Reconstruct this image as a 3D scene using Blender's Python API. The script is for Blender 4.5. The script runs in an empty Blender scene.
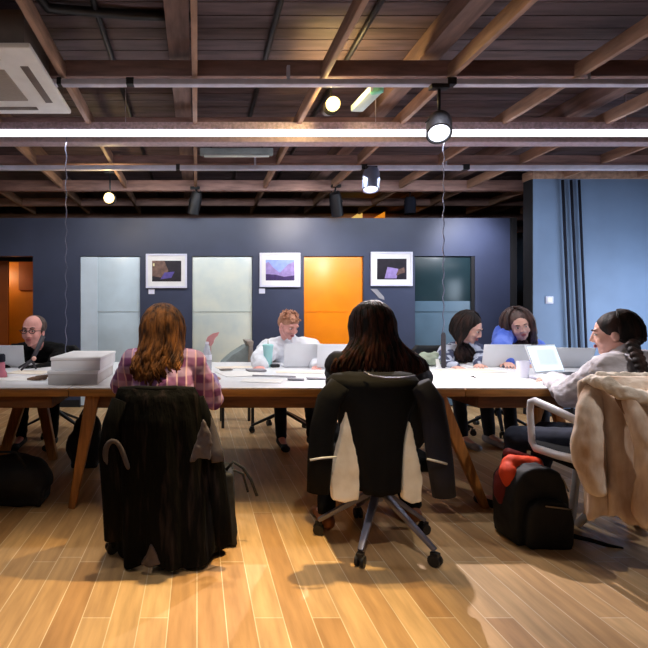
import bpy, bmesh, math, random
from mathutils import Vector, Matrix, Euler, Quaternion
random.seed(7)
SC = bpy.context.scene
COL = SC.collection
PI = math.pi
F = 481.0; VX = 197.0; HY = 315.0; CH = 1.18
V = Vector

def P(px, py, Y):
    return V(((px - VX) * Y / F, Y, CH - (py - HY) * Y / F))

# ------------------------------------------------------------ materials
def lin(c):
    return tuple(((v / 255.0) / 12.92 if v / 255.0 <= 0.04045 else ((v / 255.0 + 0.055) / 1.055) ** 2.4) for v in c)

def mat(name, rgb, rough=0.6, var=0.25, scale=8.0, bump=0.0, metal=0.0, stretch=(1, 1, 1), rgb2=None, spec=0.5, detail=4.0, lo=0.35, hi=0.65, trans=0.0, alpha=1.0, sheen=0.0):
    m = bpy.data.materials.new(name); m.use_nodes = True
    nt = m.node_tree; N = nt.nodes; L = nt.links
    b = N['Principled BSDF']
    b.inputs['Roughness'].default_value = rough
    b.inputs['Metallic'].default_value = metal
    b.inputs['Specular IOR Level'].default_value = spec
    if trans: b.inputs['Transmission Weight'].default_value = trans
    if sheen: b.inputs['Sheen Weight'].default_value = sheen
    b.inputs['Alpha'].default_value = alpha
    tc = N.new('ShaderNodeTexCoord'); mp = N.new('ShaderNodeMapping')
    mp.inputs['Scale'].default_value = stretch
    nz = N.new('ShaderNodeTexNoise'); nz.inputs['Scale'].default_value = scale; nz.inputs['Detail'].default_value = detail
    L.new(tc.outputs['Object'], mp.inputs['Vector']); L.new(mp.outputs['Vector'], nz.inputs['Vector'])
    rp = N.new('ShaderNodeValToRGB')
    c = lin(rgb)
    c2 = lin(rgb2) if rgb2 else tuple(min(1, v * (1 + var)) for v in c)
    c1 = c if rgb2 else tuple(v * (1 - var) for v in c)
    rp.color_ramp.elements[0].position = lo; rp.color_ramp.elements[0].color = (*c1, 1)
    rp.color_ramp.elements[1].position = hi; rp.color_ramp.elements[1].color = (*c2, 1)
    L.new(nz.outputs['Fac'], rp.inputs['Fac']); L.new(rp.outputs['Color'], b.inputs['Base Color'])
    if bump:
        bp = N.new('ShaderNodeBump'); bp.inputs['Strength'].default_value = bump; bp.inputs['Distance'].default_value = 0.02
        L.new(nz.outputs['Fac'], bp.inputs['Height']); L.new(bp.outputs['Normal'], b.inputs['Normal'])
    return m

def emis(name, rgb, strength):
    m = bpy.data.materials.new(name); m.use_nodes = True
    b = m.node_tree.nodes['Principled BSDF']
    b.inputs['Base Color'].default_value = (*lin(rgb), 1)
    b.inputs['Emission Color'].default_value = (*lin(rgb), 1)
    b.inputs['Emission Strength'].default_value = strength
    return m

def floor_mat():
    m = bpy.data.materials.new('oak_boards'); m.use_nodes = True
    nt = m.node_tree; N = nt.nodes; L = nt.links; b = N['Principled BSDF']
    tc = N.new('ShaderNodeTexCoord'); sp = N.new('ShaderNodeSeparateXYZ'); cb = N.new('ShaderNodeCombineXYZ')
    L.new(tc.outputs['Object'], sp.inputs[0])
    L.new(sp.outputs['Y'], cb.inputs['X']); L.new(sp.outputs['X'], cb.inputs['Y'])
    br = N.new('ShaderNodeTexBrick')
    br.inputs['Scale'].default_value = 1.0
    br.inputs['Brick Width'].default_value = 1.15; br.inputs['Row Height'].default_value = 0.112
    br.inputs['Mortar Size'].default_value = 0.0022; br.inputs['Mortar Smooth'].default_value = 0.3
    br.offset = 0.37; br.offset_frequency = 2; br.squash = 1.25; br.squash_frequency = 3
    br.inputs['Color1'].default_value = (*lin((184, 142, 96)), 1)
    br.inputs['Color2'].default_value = (*lin((216, 182, 136)), 1)
    br.inputs['Mortar'].default_value = (*lin((234, 216, 186)), 1)
    L.new(cb.outputs[0], br.inputs['Vector'])
    mp = N.new('ShaderNodeMapping'); mp.inputs['Scale'].default_value = (9, 1.1, 1)
    nz = N.new('ShaderNodeTexNoise'); nz.inputs['Scale'].default_value = 3.0; nz.inputs['Detail'].default_value = 6
    L.new(tc.outputs['Object'], mp.inputs[0]); L.new(mp.outputs[0], nz.inputs['Vector'])
    rp = N.new('ShaderNodeValToRGB')
    rp.color_ramp.elements[0].position = 0.32; rp.color_ramp.elements[0].color = (0.72, 0.68, 0.64, 1)
    rp.color_ramp.elements[1].position = 0.68; rp.color_ramp.elements[1].color = (1.12, 1.1, 1.06, 1)
    L.new(nz.outputs['Fac'], rp.inputs['Fac'])
    mx = N.new('ShaderNodeMix'); mx.data_type = 'RGBA'; mx.blend_type = 'MULTIPLY'; mx.inputs['Factor'].default_value = 0.8
    L.new(br.outputs['Color'], mx.inputs['A']); L.new(rp.outputs['Color'], mx.inputs['B'])
    L.new(mx.outputs['Result'], b.inputs['Base Color'])
    b.inputs['Roughness'].default_value = 0.42; b.inputs['Specular IOR Level'].default_value = 0.35
    bp = N.new('ShaderNodeBump'); bp.inputs['Strength'].default_value = 0.08; bp.inputs['Distance'].default_value = 0.01
    L.new(nz.outputs['Fac'], bp.inputs['Height']); L.new(bp.outputs['Normal'], b.inputs['Normal'])
    return m

def plaid_mat():
    m = bpy.data.materials.new('plaid_cotton'); m.use_nodes = True
    nt = m.node_tree; N = nt.nodes; L = nt.links; b = N['Principled BSDF']
    tc = N.new('ShaderNodeTexCoord')
    def wave(d, scale):
        w = N.new('ShaderNodeTexWave'); w.wave_type = 'BANDS'; w.bands_direction = d
        w.inputs['Scale'].default_value = scale; w.inputs['Distortion'].default_value = 1.2; w.inputs['Detail'].default_value = 1
        L.new(tc.outputs['Object'], w.inputs['Vector']); return w
    wx, wz, wf = wave('X', 3.2), wave('Z', 3.4), wave('X', 6.4)
    r1 = N.new('ShaderNodeValToRGB'); r1.color_ramp.elements[0].color = (*lin((92, 56, 116)), 1); r1.color_ramp.elements[1].color = (*lin((186, 138, 198)), 1)
    r1.color_ramp.elements[0].position = 0.35; r1.color_ramp.elements[1].position = 0.65
    r2 = N.new('ShaderNodeValToRGB'); r2.color_ramp.elements[0].color = (*lin((146, 80, 142)), 1); r2.color_ramp.elements[1].color = (*lin((212, 186, 230)), 1)
    r2.color_ramp.elements[0].position = 0.4; r2.color_ramp.elements[1].position = 0.7
    L.new(wx.outputs['Fac'], r1.inputs['Fac']); L.new(wz.outputs['Fac'], r2.inputs['Fac'])
    mx = N.new('ShaderNodeMix'); mx.data_type = 'RGBA'; mx.inputs['Factor'].default_value = 0.5
    L.new(r1.outputs['Color'], mx.inputs['A']); L.new(r2.outputs['Color'], mx.inputs['B'])
    r3 = N.new('ShaderNodeValToRGB'); r3.color_ramp.elements[0].position = 0.9; r3.color_ramp.elements[1].position = 0.96
    L.new(wf.outputs['Fac'], r3.inputs['Fac'])
    m2 = N.new('ShaderNodeMix'); m2.data_type = 'RGBA'; m2.inputs['B'].default_value = (*lin((226, 188, 210)), 1)
    L.new(r3.outputs['Color'], m2.inputs['Factor']); L.new(mx.outputs['Result'], m2.inputs['A'])
    L.new(m2.outputs['Result'], b.inputs['Base Color']); b.inputs['Roughness'].default_value = 0.85
    return m

M = {}
M['floor'] = floor_mat()
M['navy_wall'] = mat('navy_wall', (54, 61, 86), 0.46, 0.12, 2.2, 0.05)
M['void'] = mat('dark_wall', (16, 15, 20), 0.8, 0.2, 2)
M['blue_wall'] = mat('blue_wall', (110, 132, 164), 0.6, 0.08, 2.0, 0.04)
M['plank'] = mat('dark_planks', (88, 72, 75), 0.7, 0.3, 3, 0.1, stretch=(1, 7, 7))
M['beam'] = mat('brown_beam', (146, 114, 108), 0.65, 0.25, 4, 0.1, stretch=(1, 6, 6))
M['rafter'] = mat('rafter_timber', (160, 126, 106), 0.6, 0.25, 4, 0.1, stretch=(6, 1, 6))
M['joist'] = mat('upper_joist', (126, 102, 96), 0.65, 0.25, 4, 0.1, stretch=(6, 1, 6))
M['rail'] = mat('aluminium_rail', (206, 204, 222), 0.4, 0.08, 9)
M['tray'] = mat('light_tray', (196, 176, 186), 0.5, 0.12, 30)
M['foil'] = mat('foil_edge', (226, 208, 226), 0.45, 0.2, 40)
M['led'] = emis('led_strip', (240, 240, 255), 3.0)
M['bulb'] = emis('warm_bulb', (255, 226, 150), 2.2)
M['spotglow'] = emis('spot_lens', (235, 240, 255), 2.0)
M['dimglow'] = emis('warm_lens', (255, 214, 150), 4.0)
M['black_metal'] = mat('black_metal', (22, 22, 28), 0.45, 0.2, 12, metal=0.2)
M['black_plastic'] = mat('black_plastic', (20, 20, 24), 0.5, 0.2, 12)
M['silver'] = mat('silver_blue_metal', (140, 150, 180), 0.35, 0.1, 12, metal=0.5)
M['steel'] = mat('grey_steel', (120, 122, 144), 0.35, 0.1, 12, metal=0.6)
M['white_plastic'] = mat('white_plastic', (244, 242, 238), 0.45, 0.05, 6)
M['grille'] = mat('grille_grey', (160, 148, 138), 0.6, 0.1, 40, stretch=(1, 8, 1))
M['slot'] = mat('slot_grey', (120, 108, 102), 0.6, 0.1, 10)
M['lamp_body'] = emis('lamp_body', (190, 210, 205), 0.08)
M['trim_dark'] = mat('trim_dark', (36, 30, 31), 0.9, 0.3, 9)
M['green_plastic'] = mat('green_panel', (130, 225, 195), 0.4, 0.1, 9)
M['frost'] = mat('frosted_glass', (196, 208, 208), 0.25, 0.12, 2.5, rgb2=(222, 226, 214))
M['frost_blue'] = mat('frosted_glass_blue', (190, 208, 222), 0.25, 0.1, 2.5)
M['frost_strip'] = mat('frosted_glass_edge', (206, 222, 238), 0.3, 0.08, 2.5)
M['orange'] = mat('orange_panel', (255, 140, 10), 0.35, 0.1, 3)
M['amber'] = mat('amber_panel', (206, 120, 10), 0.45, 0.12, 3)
M['amber_shaded'] = mat('amber_shaded_panel', (150, 74, 16), 0.45, 0.12, 3)  # amber darkened to carry the shade at left and top of the niche
M['teal'] = mat('teal_glass', (76, 98, 116), 0.25, 0.15, 2)
M['teal_dark'] = mat('teal_dark_glass', (30, 48, 54), 0.25, 0.15, 2)
M['door_line'] = mat('door_edge_line', (150, 160, 160), 0.4, 0.1, 6)
M['laminate'] = mat('white_laminate', (236, 236, 240), 0.35, 0.03, 6)
M['ply'] = mat('plywood_edge', (170, 118, 58), 0.5, 0.2, 6, 0.05, stretch=(1, 1, 12))
M['wood'] = mat('oak_leg', (170, 112, 56), 0.5, 0.25, 6, 0.08, stretch=(8, 8, 1))
M['apron'] = mat('apron_timber_shaded', (112, 70, 40), 0.6, 0.25, 6, stretch=(1, 8, 8))  # wood colour darkened to carry the shade under the tabletop
M['skin'] = mat('skin', (222, 172, 156), 0.55, 0.08, 14)
M['skin_rosy'] = mat('skin_rosy', (226, 160, 150), 0.55, 0.1, 14)
M['lips'] = mat('lips', (176, 92, 96), 0.5, 0.1, 14)
M['eye'] = mat('eye', (40, 30, 28), 0.2, 0.1, 14)
M['eyewhite'] = mat('eye_white', (220, 212, 206), 0.3, 0.05, 14)
M['hair_brown'] = mat('hair_brown', (50, 26, 12), 0.6, 0, 14, 0.5, stretch=(2.2, 2.2, 0.7), rgb2=(156, 100, 50), lo=0.36, hi=0.7, spec=.25)
M['hair_dark'] = mat('hair_dark', (16, 8, 8), 0.6, 0, 12, 0.5, spec=.2, stretch=(3, 3, 0.5), rgb2=(92, 48, 36), lo=0.42, hi=0.75)
M['hair_black'] = mat('hair_black', (18, 12, 12), 0.65, 0, 14, 0.4, spec=.25, stretch=(2, 2, 0.6), rgb2=(60, 38, 32), lo=0.42, hi=0.75)
M['hair_mid'] = mat('hair_mid', (48, 34, 34), 0.5, 0, 14, 0.4, stretch=(2, 2, 0.6), rgb2=(104, 76, 70), lo=0.36, hi=0.7)
M['hair_red'] = mat('hair_auburn', (150, 96, 66), 0.5, 0, 20, 0.4, rgb2=(196, 142, 116))
M['hair_grey'] = mat('hair_greying', (44, 32, 30), 0.6, 0, 20, 0.4, rgb2=(92, 72, 66))
M['plaid'] = plaid_mat()
M['black_cloth'] = mat('black_cloth', (6, 6, 8), 0.9, 0.4, 9, 0.3, spec=0.2)
M['shag'] = mat('black_shaggy_coat', (6, 6, 6), 0.95, 0, 7, 0.9, stretch=(4, 4, 0.6), rgb2=(42, 35, 36), spec=0.1, lo=0.56, hi=0.8)
M['grey_lining'] = mat('grey_lining', (62, 54, 58), 0.85, 0.25, 12, 0.3)
M['navy_cloth'] = mat('navy_cloth', (12, 17, 38), 0.85, 0.3, 9, 0.3)
M['cream_cloth'] = mat('cream_cloth', (216, 204, 184), 0.9, 0.12, 10, 0.4, rgb2=(238, 230, 214))
M['white_cloth'] = mat('white_cloth', (222, 224, 232), 0.85, 0.1, 9, 0.35)
M['linen'] = mat('grey_white_linen', (178, 172, 176), 0.9, 0, 9, 0.6, rgb2=(214, 212, 222), stretch=(1, 1, 2))
M['beige_coat'] = mat('beige_coat', (188, 158, 134), 0.95, 0, 7, 0.5, stretch=(2, 2, .7), rgb2=(232, 216, 200))
M['fleece'] = mat('cream_fleece', (214, 200, 184), 0.95, 0, 16, 0.8, rgb2=(236, 226, 214))
M['brown_crease'] = mat('brown_crease', (120, 84, 56), 0.9, 0.2, 10, 0.3)  # dark crease in the beige coat, its shade put into brown
M['blue_cloth'] = mat('blue_knit', (64, 100, 214), 0.85, 0, 6, 0.3, rgb2=(120, 146, 240))
M['patterned'] = mat('grey_patterned', (66, 72, 100), 0.9, 0, 14, 0.3, rgb2=(190, 196, 214), lo=0.48, hi=0.54, detail=1)
M['jeans'] = mat('dark_jeans', (28, 34, 52), 0.9, 0.2, 14, 0.2)
M['shoe_brown'] = mat('brown_leather', (140, 80, 40), 0.5, 0.2, 9)
M['shoe_grey'] = mat('grey_shoe', (150, 148, 160), 0.6, 0.2, 9)
M['sole'] = mat('dark_sole', (20, 20, 26), 0.7, 0.2, 9)
M['mesh_back'] = mat('black_mesh_back', (10, 10, 12), 0.8, 0.3, 60)
M['card'] = mat('white_card', (228, 226, 228), 0.7, 0.05, 5)
M['card_grey'] = mat('grey_card', (196, 190, 188), 0.7, 0.08, 5)
M['paper'] = mat('paper', (238, 236, 234), 0.8, 0.03, 5)
M['paper_cream'] = mat('cream_paper', (234, 222, 206), 0.8, 0.05, 5)
M['paper_grey'] = mat('grey_paper', (150, 148, 156), 0.7, 0.1, 9)
M['lid'] = mat('laptop_aluminium', (222, 224, 230), 0.35, 0.06, 3, metal=0.1)
M['keys'] = mat('laptop_keys', (52, 48, 56), 0.6, 0.1, 30)
M['screen'] = emis('laptop_screen', (225, 242, 250), 0.75)
M['screen_win'] = emis('laptop_window', (205, 220, 245), 0.7)
M['mint'] = mat('mint_cup', (160, 214, 216), 0.45, 0.06, 6)
M['pink'] = mat('pink_plastic', (206, 120, 140), 0.45, 0.1, 6)
M['dusty_pink'] = mat('dusty_pink', (214, 150, 150), 0.8, 0.1, 9)
M['glassy'] = mat('clear_bottle', (216, 218, 232), 0.12, 0.05, 5, alpha=0.75)
M['label_white'] = mat('bottle_label', (232, 232, 246), 0.6, 0.03, 5)
M['brown_leather'] = mat('crumpled_brown', (96, 68, 48), 0.7, 0.4, 16, 0.5)
M['sage'] = mat('sage_cloth', (150, 160, 142), 0.9, 0.2, 9, 0.5)
M['greygreen'] = mat('grey_green_cloth', (136, 146, 146), 0.9, 0.12, 9, 0.3)
M['bag_black'] = mat('bag_nylon', (7, 7, 10), 0.7, 0.4, 9, 0.3)
M['bag_orange'] = mat('bag_orange', (236, 70, 22), 0.7, 0.15, 7, 0.3)
M['bag_red'] = mat('bag_dark_red', (110, 20, 18), 0.75, 0.2, 9, 0.3)
M['piping'] = mat('tan_piping', (150, 128, 100), 0.7, 0.1, 9)
M['white_metal'] = mat('white_metal', (206, 206, 214), 0.4, 0.05, 9)
M['frame_white'] = mat('picture_frame_white', (216, 216, 236), 0.5, 0.04, 6)
M['ph_dark'] = mat('photo_dark', (30, 24, 36), 0.4, 0.3, 20)
M['ph_brown'] = mat('photo_brown', (110, 84, 76), 0.4, 0.3, 20)
M['ph_violet'] = mat('photo_violet', (86, 74, 150), 0.4, 0.2, 20)
M['ph_sky'] = mat('photo_sky', (140, 160, 224), 0.4, 0.1, 20)
M['ph_lilac'] = mat('photo_lilac', (150, 130, 190), 0.4, 0.15, 20)
M['ph_plum'] = mat('photo_plum', (60, 40, 96), 0.4, 0.2, 20)
M['ph_gold'] = mat('photo_gold', (230, 220, 170), 0.4, 0.1, 20)
M['glow_orange'] = emis('orange_board_glow', (236, 140, 30), 0.8)
M['glow_yellow'] = emis('yellow_board_glow', (236, 190, 100), 0.8)
M['reflect'] = mat('reflective_strip', (196, 196, 200), 0.4, 0.05, 9)

# ------------------------------------------------------------ mesh helpers
def origin(o):
    v = V((0, 0, 0))
    while o is not None:
        v += o.location; o = o.parent
    return v

def link(name, me, mats, parent=None, smooth=True, ang=None):
    if parent is not None:
        off = origin(parent)
        if off.length > 0: me.transform(Matrix.Translation(-off))
    for m in (mats if isinstance(mats, (list, tuple)) else [mats]):
        me.materials.append(m)
    if smooth:
        for p in me.polygons: p.use_smooth = True
        if ang is not None:
            try: me.set_sharp_from_angle(angle=math.radians(ang))
            except Exception: pass
    o = bpy.data.objects.new(name, me); COL.objects.link(o)
    o.parent = parent
    return o

class MB:
    def __init__(s): s.v = []; s.f = []; s.mi = []; s.cur = 0
    def add(s, vs, fs):
        n = len(s.v); s.v += [tuple(v) for v in vs]
        for f in fs: s.f.append(tuple(i + n for i in f)); s.mi.append(s.cur)
        return s
    def box(s, c, size, R=None, taper=1.0):
        c = V(c); hx, hy, hz = size[0] / 2, size[1] / 2, size[2] / 2
        vs = []
        for z in (-1, 1):
            t = taper if z > 0 else 1.0
            for x, y in ((-1, -1), (1, -1), (1, 1), (-1, 1)):
                p = V((x * hx * t, y * hy * t, z * hz))
                if R is not None: p = R @ p
                vs.append(c + p)
        return s.add(vs, [(0, 3, 2, 1), (4, 5, 6, 7), (0, 1, 5, 4), (1, 2, 6, 5), (2, 3, 7, 6), (3, 0, 4, 7)])
    def b2(s, a, b):
        a, b = V(a), V(b)
        return s.box((a + b) / 2, [abs(b[i] - a[i]) for i in range(3)])
    def bar(s, a, b, w, t, up=(0, 0, 1), w2=None, t2=None):
        a, b = V(a), V(b); d = (b - a).normalized(); u = V(up)
        x = d.cross(u)
        if x.length < 1e-4: x = d.cross(V((0, 1, 0)))
        x.normalize(); y = x.cross(d).normalized()
        w2 = w if w2 is None else w2; t2 = t if t2 is None else t2
        vs = []
        for p, ww, tt in ((a, w, t), (b, w2, t2)):
            for i, j in ((-1, -1), (1, -1), (1, 1), (-1, 1)):
                vs.append(p + x * i * ww / 2 + y * j * tt / 2)
        return s.add(vs, [(0, 1, 2, 3), (7, 6, 5, 4), (0, 4, 5, 1), (1, 5, 6, 2), (2, 6, 7, 3), (3, 7, 4, 0)])
    def tube(s, pts, rad, n=8, flat=1.0, caps=True):
        pts = [V(p) for p in pts]
        if not isinstance(rad, (list, tuple)): rad = [rad] * len(pts)
        prev = None; rings = []
        for i, p in enumerate(pts):
            d = (pts[min(i + 1, len(pts) - 1)] - pts[max(i - 1, 0)])
            if d.length < 1e-7: d = V((0, 0, 1))
            d.normalize()
            if prev is None:
                x = d.cross(V((0, 1, 0)))
                if x.length < 0.1: x = d.cross(V((1, 0, 0)))
            else:
                x = prev - d * prev.dot(d)
            x.normalize(); prev = x; y = d.cross(x)
            rings.append([p + (x * math.cos(k * 2 * PI / n) + y * math.sin(k * 2 * PI / n) * flat) * rad[i] for k in range(n)])
        vs = [v for r in rings for v in r]; fs = []
        for i in range(len(pts) - 1):
            for k in range(n):
                k2 = (k + 1) % n
                fs.append((i * n + k, i * n + k2, (i + 1) * n + k2, (i + 1) * n + k))
        if caps:
            fs.append(tuple(range(n - 1, -1, -1))); fs.append(tuple((len(pts) - 1) * n + k for k in range(n)))
        return s.add(vs, fs)
    def lathe(s, prof, c=(0, 0, 0), n=24, R=None):
        c = V(c); vs = []; fs = []
        for r, z in prof:
            for k in range(n):
                p = V((r * math.cos(2 * PI * k / n), r * math.sin(2 * PI * k / n), z))
                if R is not None: p = R @ p
                vs.append(c + p)
        for i in range(len(prof) - 1):
            for k in range(n):
                k2 = (k + 1) % n
                fs.append((i * n + k, i * n + k2, (i + 1) * n + k2, (i + 1) * n + k))
        fs.append(tuple(range(n - 1, -1, -1))); fs.append(tuple((len(prof) - 1) * n + k for k in range(n)))
        return s.add(vs, fs)
    def ball(s, c, r, R=None, nu=14, nv=9):
        c = V(c); r = (r, r, r) if not hasattr(r, '__len__') else r
        vs = []; fs = []
        def pt(a, b):
            p = V((r[0] * math.sin(b) * math.cos(a), r[1] * math.sin(b) * math.sin(a), r[2] * math.cos(b)))
            return c + (R @ p if R is not None else p)
        vs.append(pt(0, 0))
        for j in range(1, nv):
            for i in range(nu): vs.append(pt(2 * PI * i / nu, PI * j / nv))
        vs.append(pt(0, PI))
        for i in range(nu):
            i2 = (i + 1) % nu
            fs.append((0, 1 + i, 1 + i2))
            for j in range(nv - 2):
                a = 1 + j * nu; b = a + nu
                fs.append((a + i, b + i, b + i2, a + i2))
            a = 1 + (nv - 2) * nu
            fs.append((a + i, len(vs) - 1, a + i2))
        return s.add(vs, fs)
    def cone(s, a, b, ra, rb, n=12):
        a, b = V(a), V(b)
        s.ball(a, ra, nu=n, nv=8); s.ball(b, rb, nu=n, nv=8)
        k = 6
        s.tube([a.lerp(b, i / k) for i in range(k + 1)], [ra + (rb - ra) * i / k for i in range(k + 1)], n)
        return s
    def grid(s, rows, close=False):
        nr, nc = len(rows), len(rows[0])
        vs = [p for r in rows for p in r]; fs = []
        for i in range(nr - 1):
            for j in range(nc - (0 if close else 1)):
                j2 = (j + 1) % nc
                fs.append((i * nc + j, i * nc + j2, (i + 1) * nc + j2, (i + 1) * nc + j))
        return s.add(vs, fs)
    def poly(s, pts): return s.add(pts, [tuple(range(len(pts)))])
    def prism(s, pts, d):
        pts = [V(p) for p in pts]; d = V(d); n = len(pts)
        fs = [tuple(range(n)), tuple(range(2 * n - 1, n - 1, -1))]
        for k in range(n):
            k2 = (k + 1) % n; fs.append((k, n + k, n + k2, k2))
        return s.add(pts + [p + d for p in pts], fs)
    def mesh(s, name='m'):
        me = bpy.data.meshes.new(name); me.from_pydata(s.v, [], s.f); me.update()
        return me
    def build(s, name, m, parent=None, bevel=0.0, smooth=False, ang=None, thick=0.0, sub=0, seg=2):
        me = s.mesh(name)
        bm = bmesh.new(); bm.from_mesh(me)
        bmesh.ops.recalc_face_normals(bm, faces=bm.faces)
        if bevel:
            es = [e for e in bm.edges if len(e.link_faces) == 2 and e.calc_face_angle(0) > 0.5]
            bmesh.ops.bevel(bm, geom=es, offset=bevel, segments=seg, affect='EDGES', profile=0.5)
        bm.to_mesh(me); bm.free()
        if len(s.mi) == len(me.polygons) and any(s.mi):
            for p, i in zip(me.polygons, s.mi): p.material_index = i
        o = link(name, me, m, parent, smooth or bool(bevel), ang if ang else (35 if bevel else None))
        if thick:
            md = o.modifiers.new('thickness', 'SOLIDIFY'); md.thickness = thick; md.offset = 0
        if sub:
            md = o.modifiers.new('sub', 'SUBSURF'); md.levels = sub; md.render_levels = sub
        return o

def organic(mb, name, m, parent=None, voxel=0.006, smooth_it=4, disp=None):
    me = mb.mesh('tmp'); bm = bmesh.new(); bm.from_mesh(me)
    bmesh.ops.recalc_face_normals(bm, faces=bm.faces); bm.to_mesh(me); bm.free()
    o = bpy.data.objects.new('tmp', me); COL.objects.link(o)
    r = o.modifiers.new('r', 'REMESH'); r.mode = 'VOXEL'; r.voxel_size = voxel
    if smooth_it:
        k = o.modifiers.new('s', 'SMOOTH'); k.factor = 0.5; k.iterations = smooth_it
    if disp:
        tx = bpy.data.textures.new('folds', 'CLOUDS'); tx.noise_scale = disp[1]; tx.noise_depth = 1
        d = o.modifiers.new('d', 'DISPLACE'); d.texture = tx; d.strength = disp[0]; d.mid_level = 0.5; d.texture_coords = 'GLOBAL'
    dg = bpy.context.evaluated_depsgraph_get(); dg.update()
    me2 = bpy.data.meshes.new_from_object(o.evaluated_get(dg))
    bpy.data.objects.remove(o); bpy.data.meshes.remove(me)
    return link(name, me2, m, parent, True)

def tag(o, label=None, cat=None, group=None, kind=None):
    if label: o['label'] = label
    if cat: o['category'] = cat
    if group: o['group'] = group
    if kind: o['kind'] = kind
    return o

def thing(name, label, cat, loc=(0, 0, 0), group=None):
    o = bpy.data.objects.new(name, None); COL.objects.link(o); o.location = loc
    return tag(o, label, cat, group)

def struct(name, mb, m, parent=None, **k):
    o = mb.build(name, m, parent, **k)
    if parent is None: o['kind'] = 'structure'
    return o

def copy_tree(o, parent=None):
    c = o.copy(); COL.objects.link(c)
    if parent is not None: c.parent = parent
    for ch in list(o.children): copy_tree(ch, c)
    return c

def Rz(a): return Matrix.Rotation(a, 3, 'Z')
def frame_to(fwd, up=(0, 0, 1), roll=0.0):
    y = V(fwd).normalized(); x = y.cross(V(up)).normalized(); z = x.cross(y)
    R = Matrix((x, y, z)).transposed()
    return R @ Matrix.Rotation(roll, 3, 'Y')

# ============================================================ ROOM SHELL
struct('floor', MB().b2((-6, -1.5, -0.05), (7, 11.5, 0)), M['floor'])
cl = MB()
y = -1.5
while y < 11.4:
    cl.b2((-6, y, 3.08), (7, y + 0.126, 3.10)); y += 0.134
cl.b2((-6, -1.5, 3.11), (7, 11.5, 3.2))
struct('ceiling', cl, M['plank'])
struct('wall_back', MB().b2((-6, 11.4, 0), (7, 11.5, 3.1)), M['void'])
struct('wall_left', MB().b2((-6.1, -1.5, 0), (-6, 11.5, 3.1)), M['navy_wall'])
struct('wall_front', MB().b2((-6, -1.6, 0), (7, -1.5, 3.1)), M['void'])
struct('wall_far_right', MB().b2((7, -1.5, 0), (7.1, 11.5, 3.1)), M['blue_wall'])
# navy partition with door recesses
YW = 6.17
pw = MB()
doors = [(-30, 33), (80, 140), (192, 252.5), (304, 363.5), (415, 475)]
xs = [P(a, 300, YW).x for a, b in doors]; xe = [P(b, 300, YW).x for a, b in doors]
zt = P(0, 256, YW).z; ztop = P(0, 218, YW).z
x0 = -6.0; xend = P(510, 300, YW).x
pw.b2((x0, YW, zt), (xend, YW + 0.12, ztop))
segs = [(x0, xs[0])] + [(xe[i], xs[i + 1]) for i in range(4)] + [(xe[4], xend)]
for a, b in segs: pw.b2((a, YW, 0), (b, YW + 0.12, zt))
struct('wall_partition', pw, M['navy_wall'])
struct('baseboard_partition', MB().b2((x0, YW - 0.015, 0), (xs[0] - 0.01, YW - 0.001, 0.09)).b2((xe[0], YW - 0.015, 0), (xs[1], YW - 0.001, 0.09)).b2((xe[1], YW - 0.015, 0), (xs[2], YW - 0.001, 0.09)).b2((xe[2], YW - 0.015, 0), (xs[3], YW - 0.001, 0.09)).b2((xe[3], YW - 0.015, 0), (xs[4], YW - 0.001, 0.09)).b2((xe[4], YW - 0.015, 0), (xend, YW - 0.001, 0.09)), M['void'])
def door(n, i, body, lower=None, strip=None, zsplit=None):
    a, b = xs[i], xe[i]
    d = MB()
    zz = zsplit if zsplit else 0.02
    d.b2((a + 0.004, YW + 0.025, zz), (b - 0.004, YW + 0.06, zt - 0.004))
    o = struct('door_%d' % n, d, M[body], bevel=0.002)
    if zsplit:
        MB().b2((a + 0.004, YW + 0.025, 0.02), (b - 0.004, YW + 0.06, zsplit)).build('lower_panel', M[lower], o)
    if strip:
        MB().b2((a + 0.006, YW + 0.012, 0.02), (a + strip[0], YW + 0.024, zt - 0.01)).build('glass_strip', M[strip[1]], o)
    MB().b2((a + 0.006, YW + 0.018, P(0, 311.5, YW).z - 0.004), (b - 0.006, YW + 0.0245, P(0, 311.5, YW).z)).build('panel_joint', M['door_line' if i in (1, 2) else body], o)
    return o
door(2, 1, 'frost_blue', strip=(0.22, 'frost_strip'))
door(3, 2, 'frost')
door(4, 3, 'orange')
door(5, 4, 'teal_dark', 'teal', zsplit=P(0, 301, YW).z)
MB().b2((xe[4] - 0.045, YW + 0.004, 0.02), (xe[4] - 0.003, YW + 0.024, zt - 0.005)).build('door_edge', M['void'], bpy.data.objects['door_5'])
# first door stands open on an amber painted niche
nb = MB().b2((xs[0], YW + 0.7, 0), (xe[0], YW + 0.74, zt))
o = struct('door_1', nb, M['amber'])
MB().b2((xs[0] - 0.02, YW + 0.12, 0), (xs[0], YW + 0.7, zt)).build('side_panel', M['amber_shaded'], o)
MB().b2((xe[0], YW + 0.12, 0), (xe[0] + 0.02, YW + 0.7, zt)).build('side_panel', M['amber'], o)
MB().b2((P(-30, 0, YW).x, YW + 0.3, 0.02), (P(8, 0, YW + 0.3).x, YW + 0.34, zt - 0.03)).build('door_leaf', M['amber_shaded'], o)
MB().b2((P(8, 0, YW + .3).x + 0.01, YW + 0.66, P(0, 290, YW + .66).z), (xe[0], YW + 0.69, zt)).build('head_shade_panel', M['amber_shaded'], o)

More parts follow.
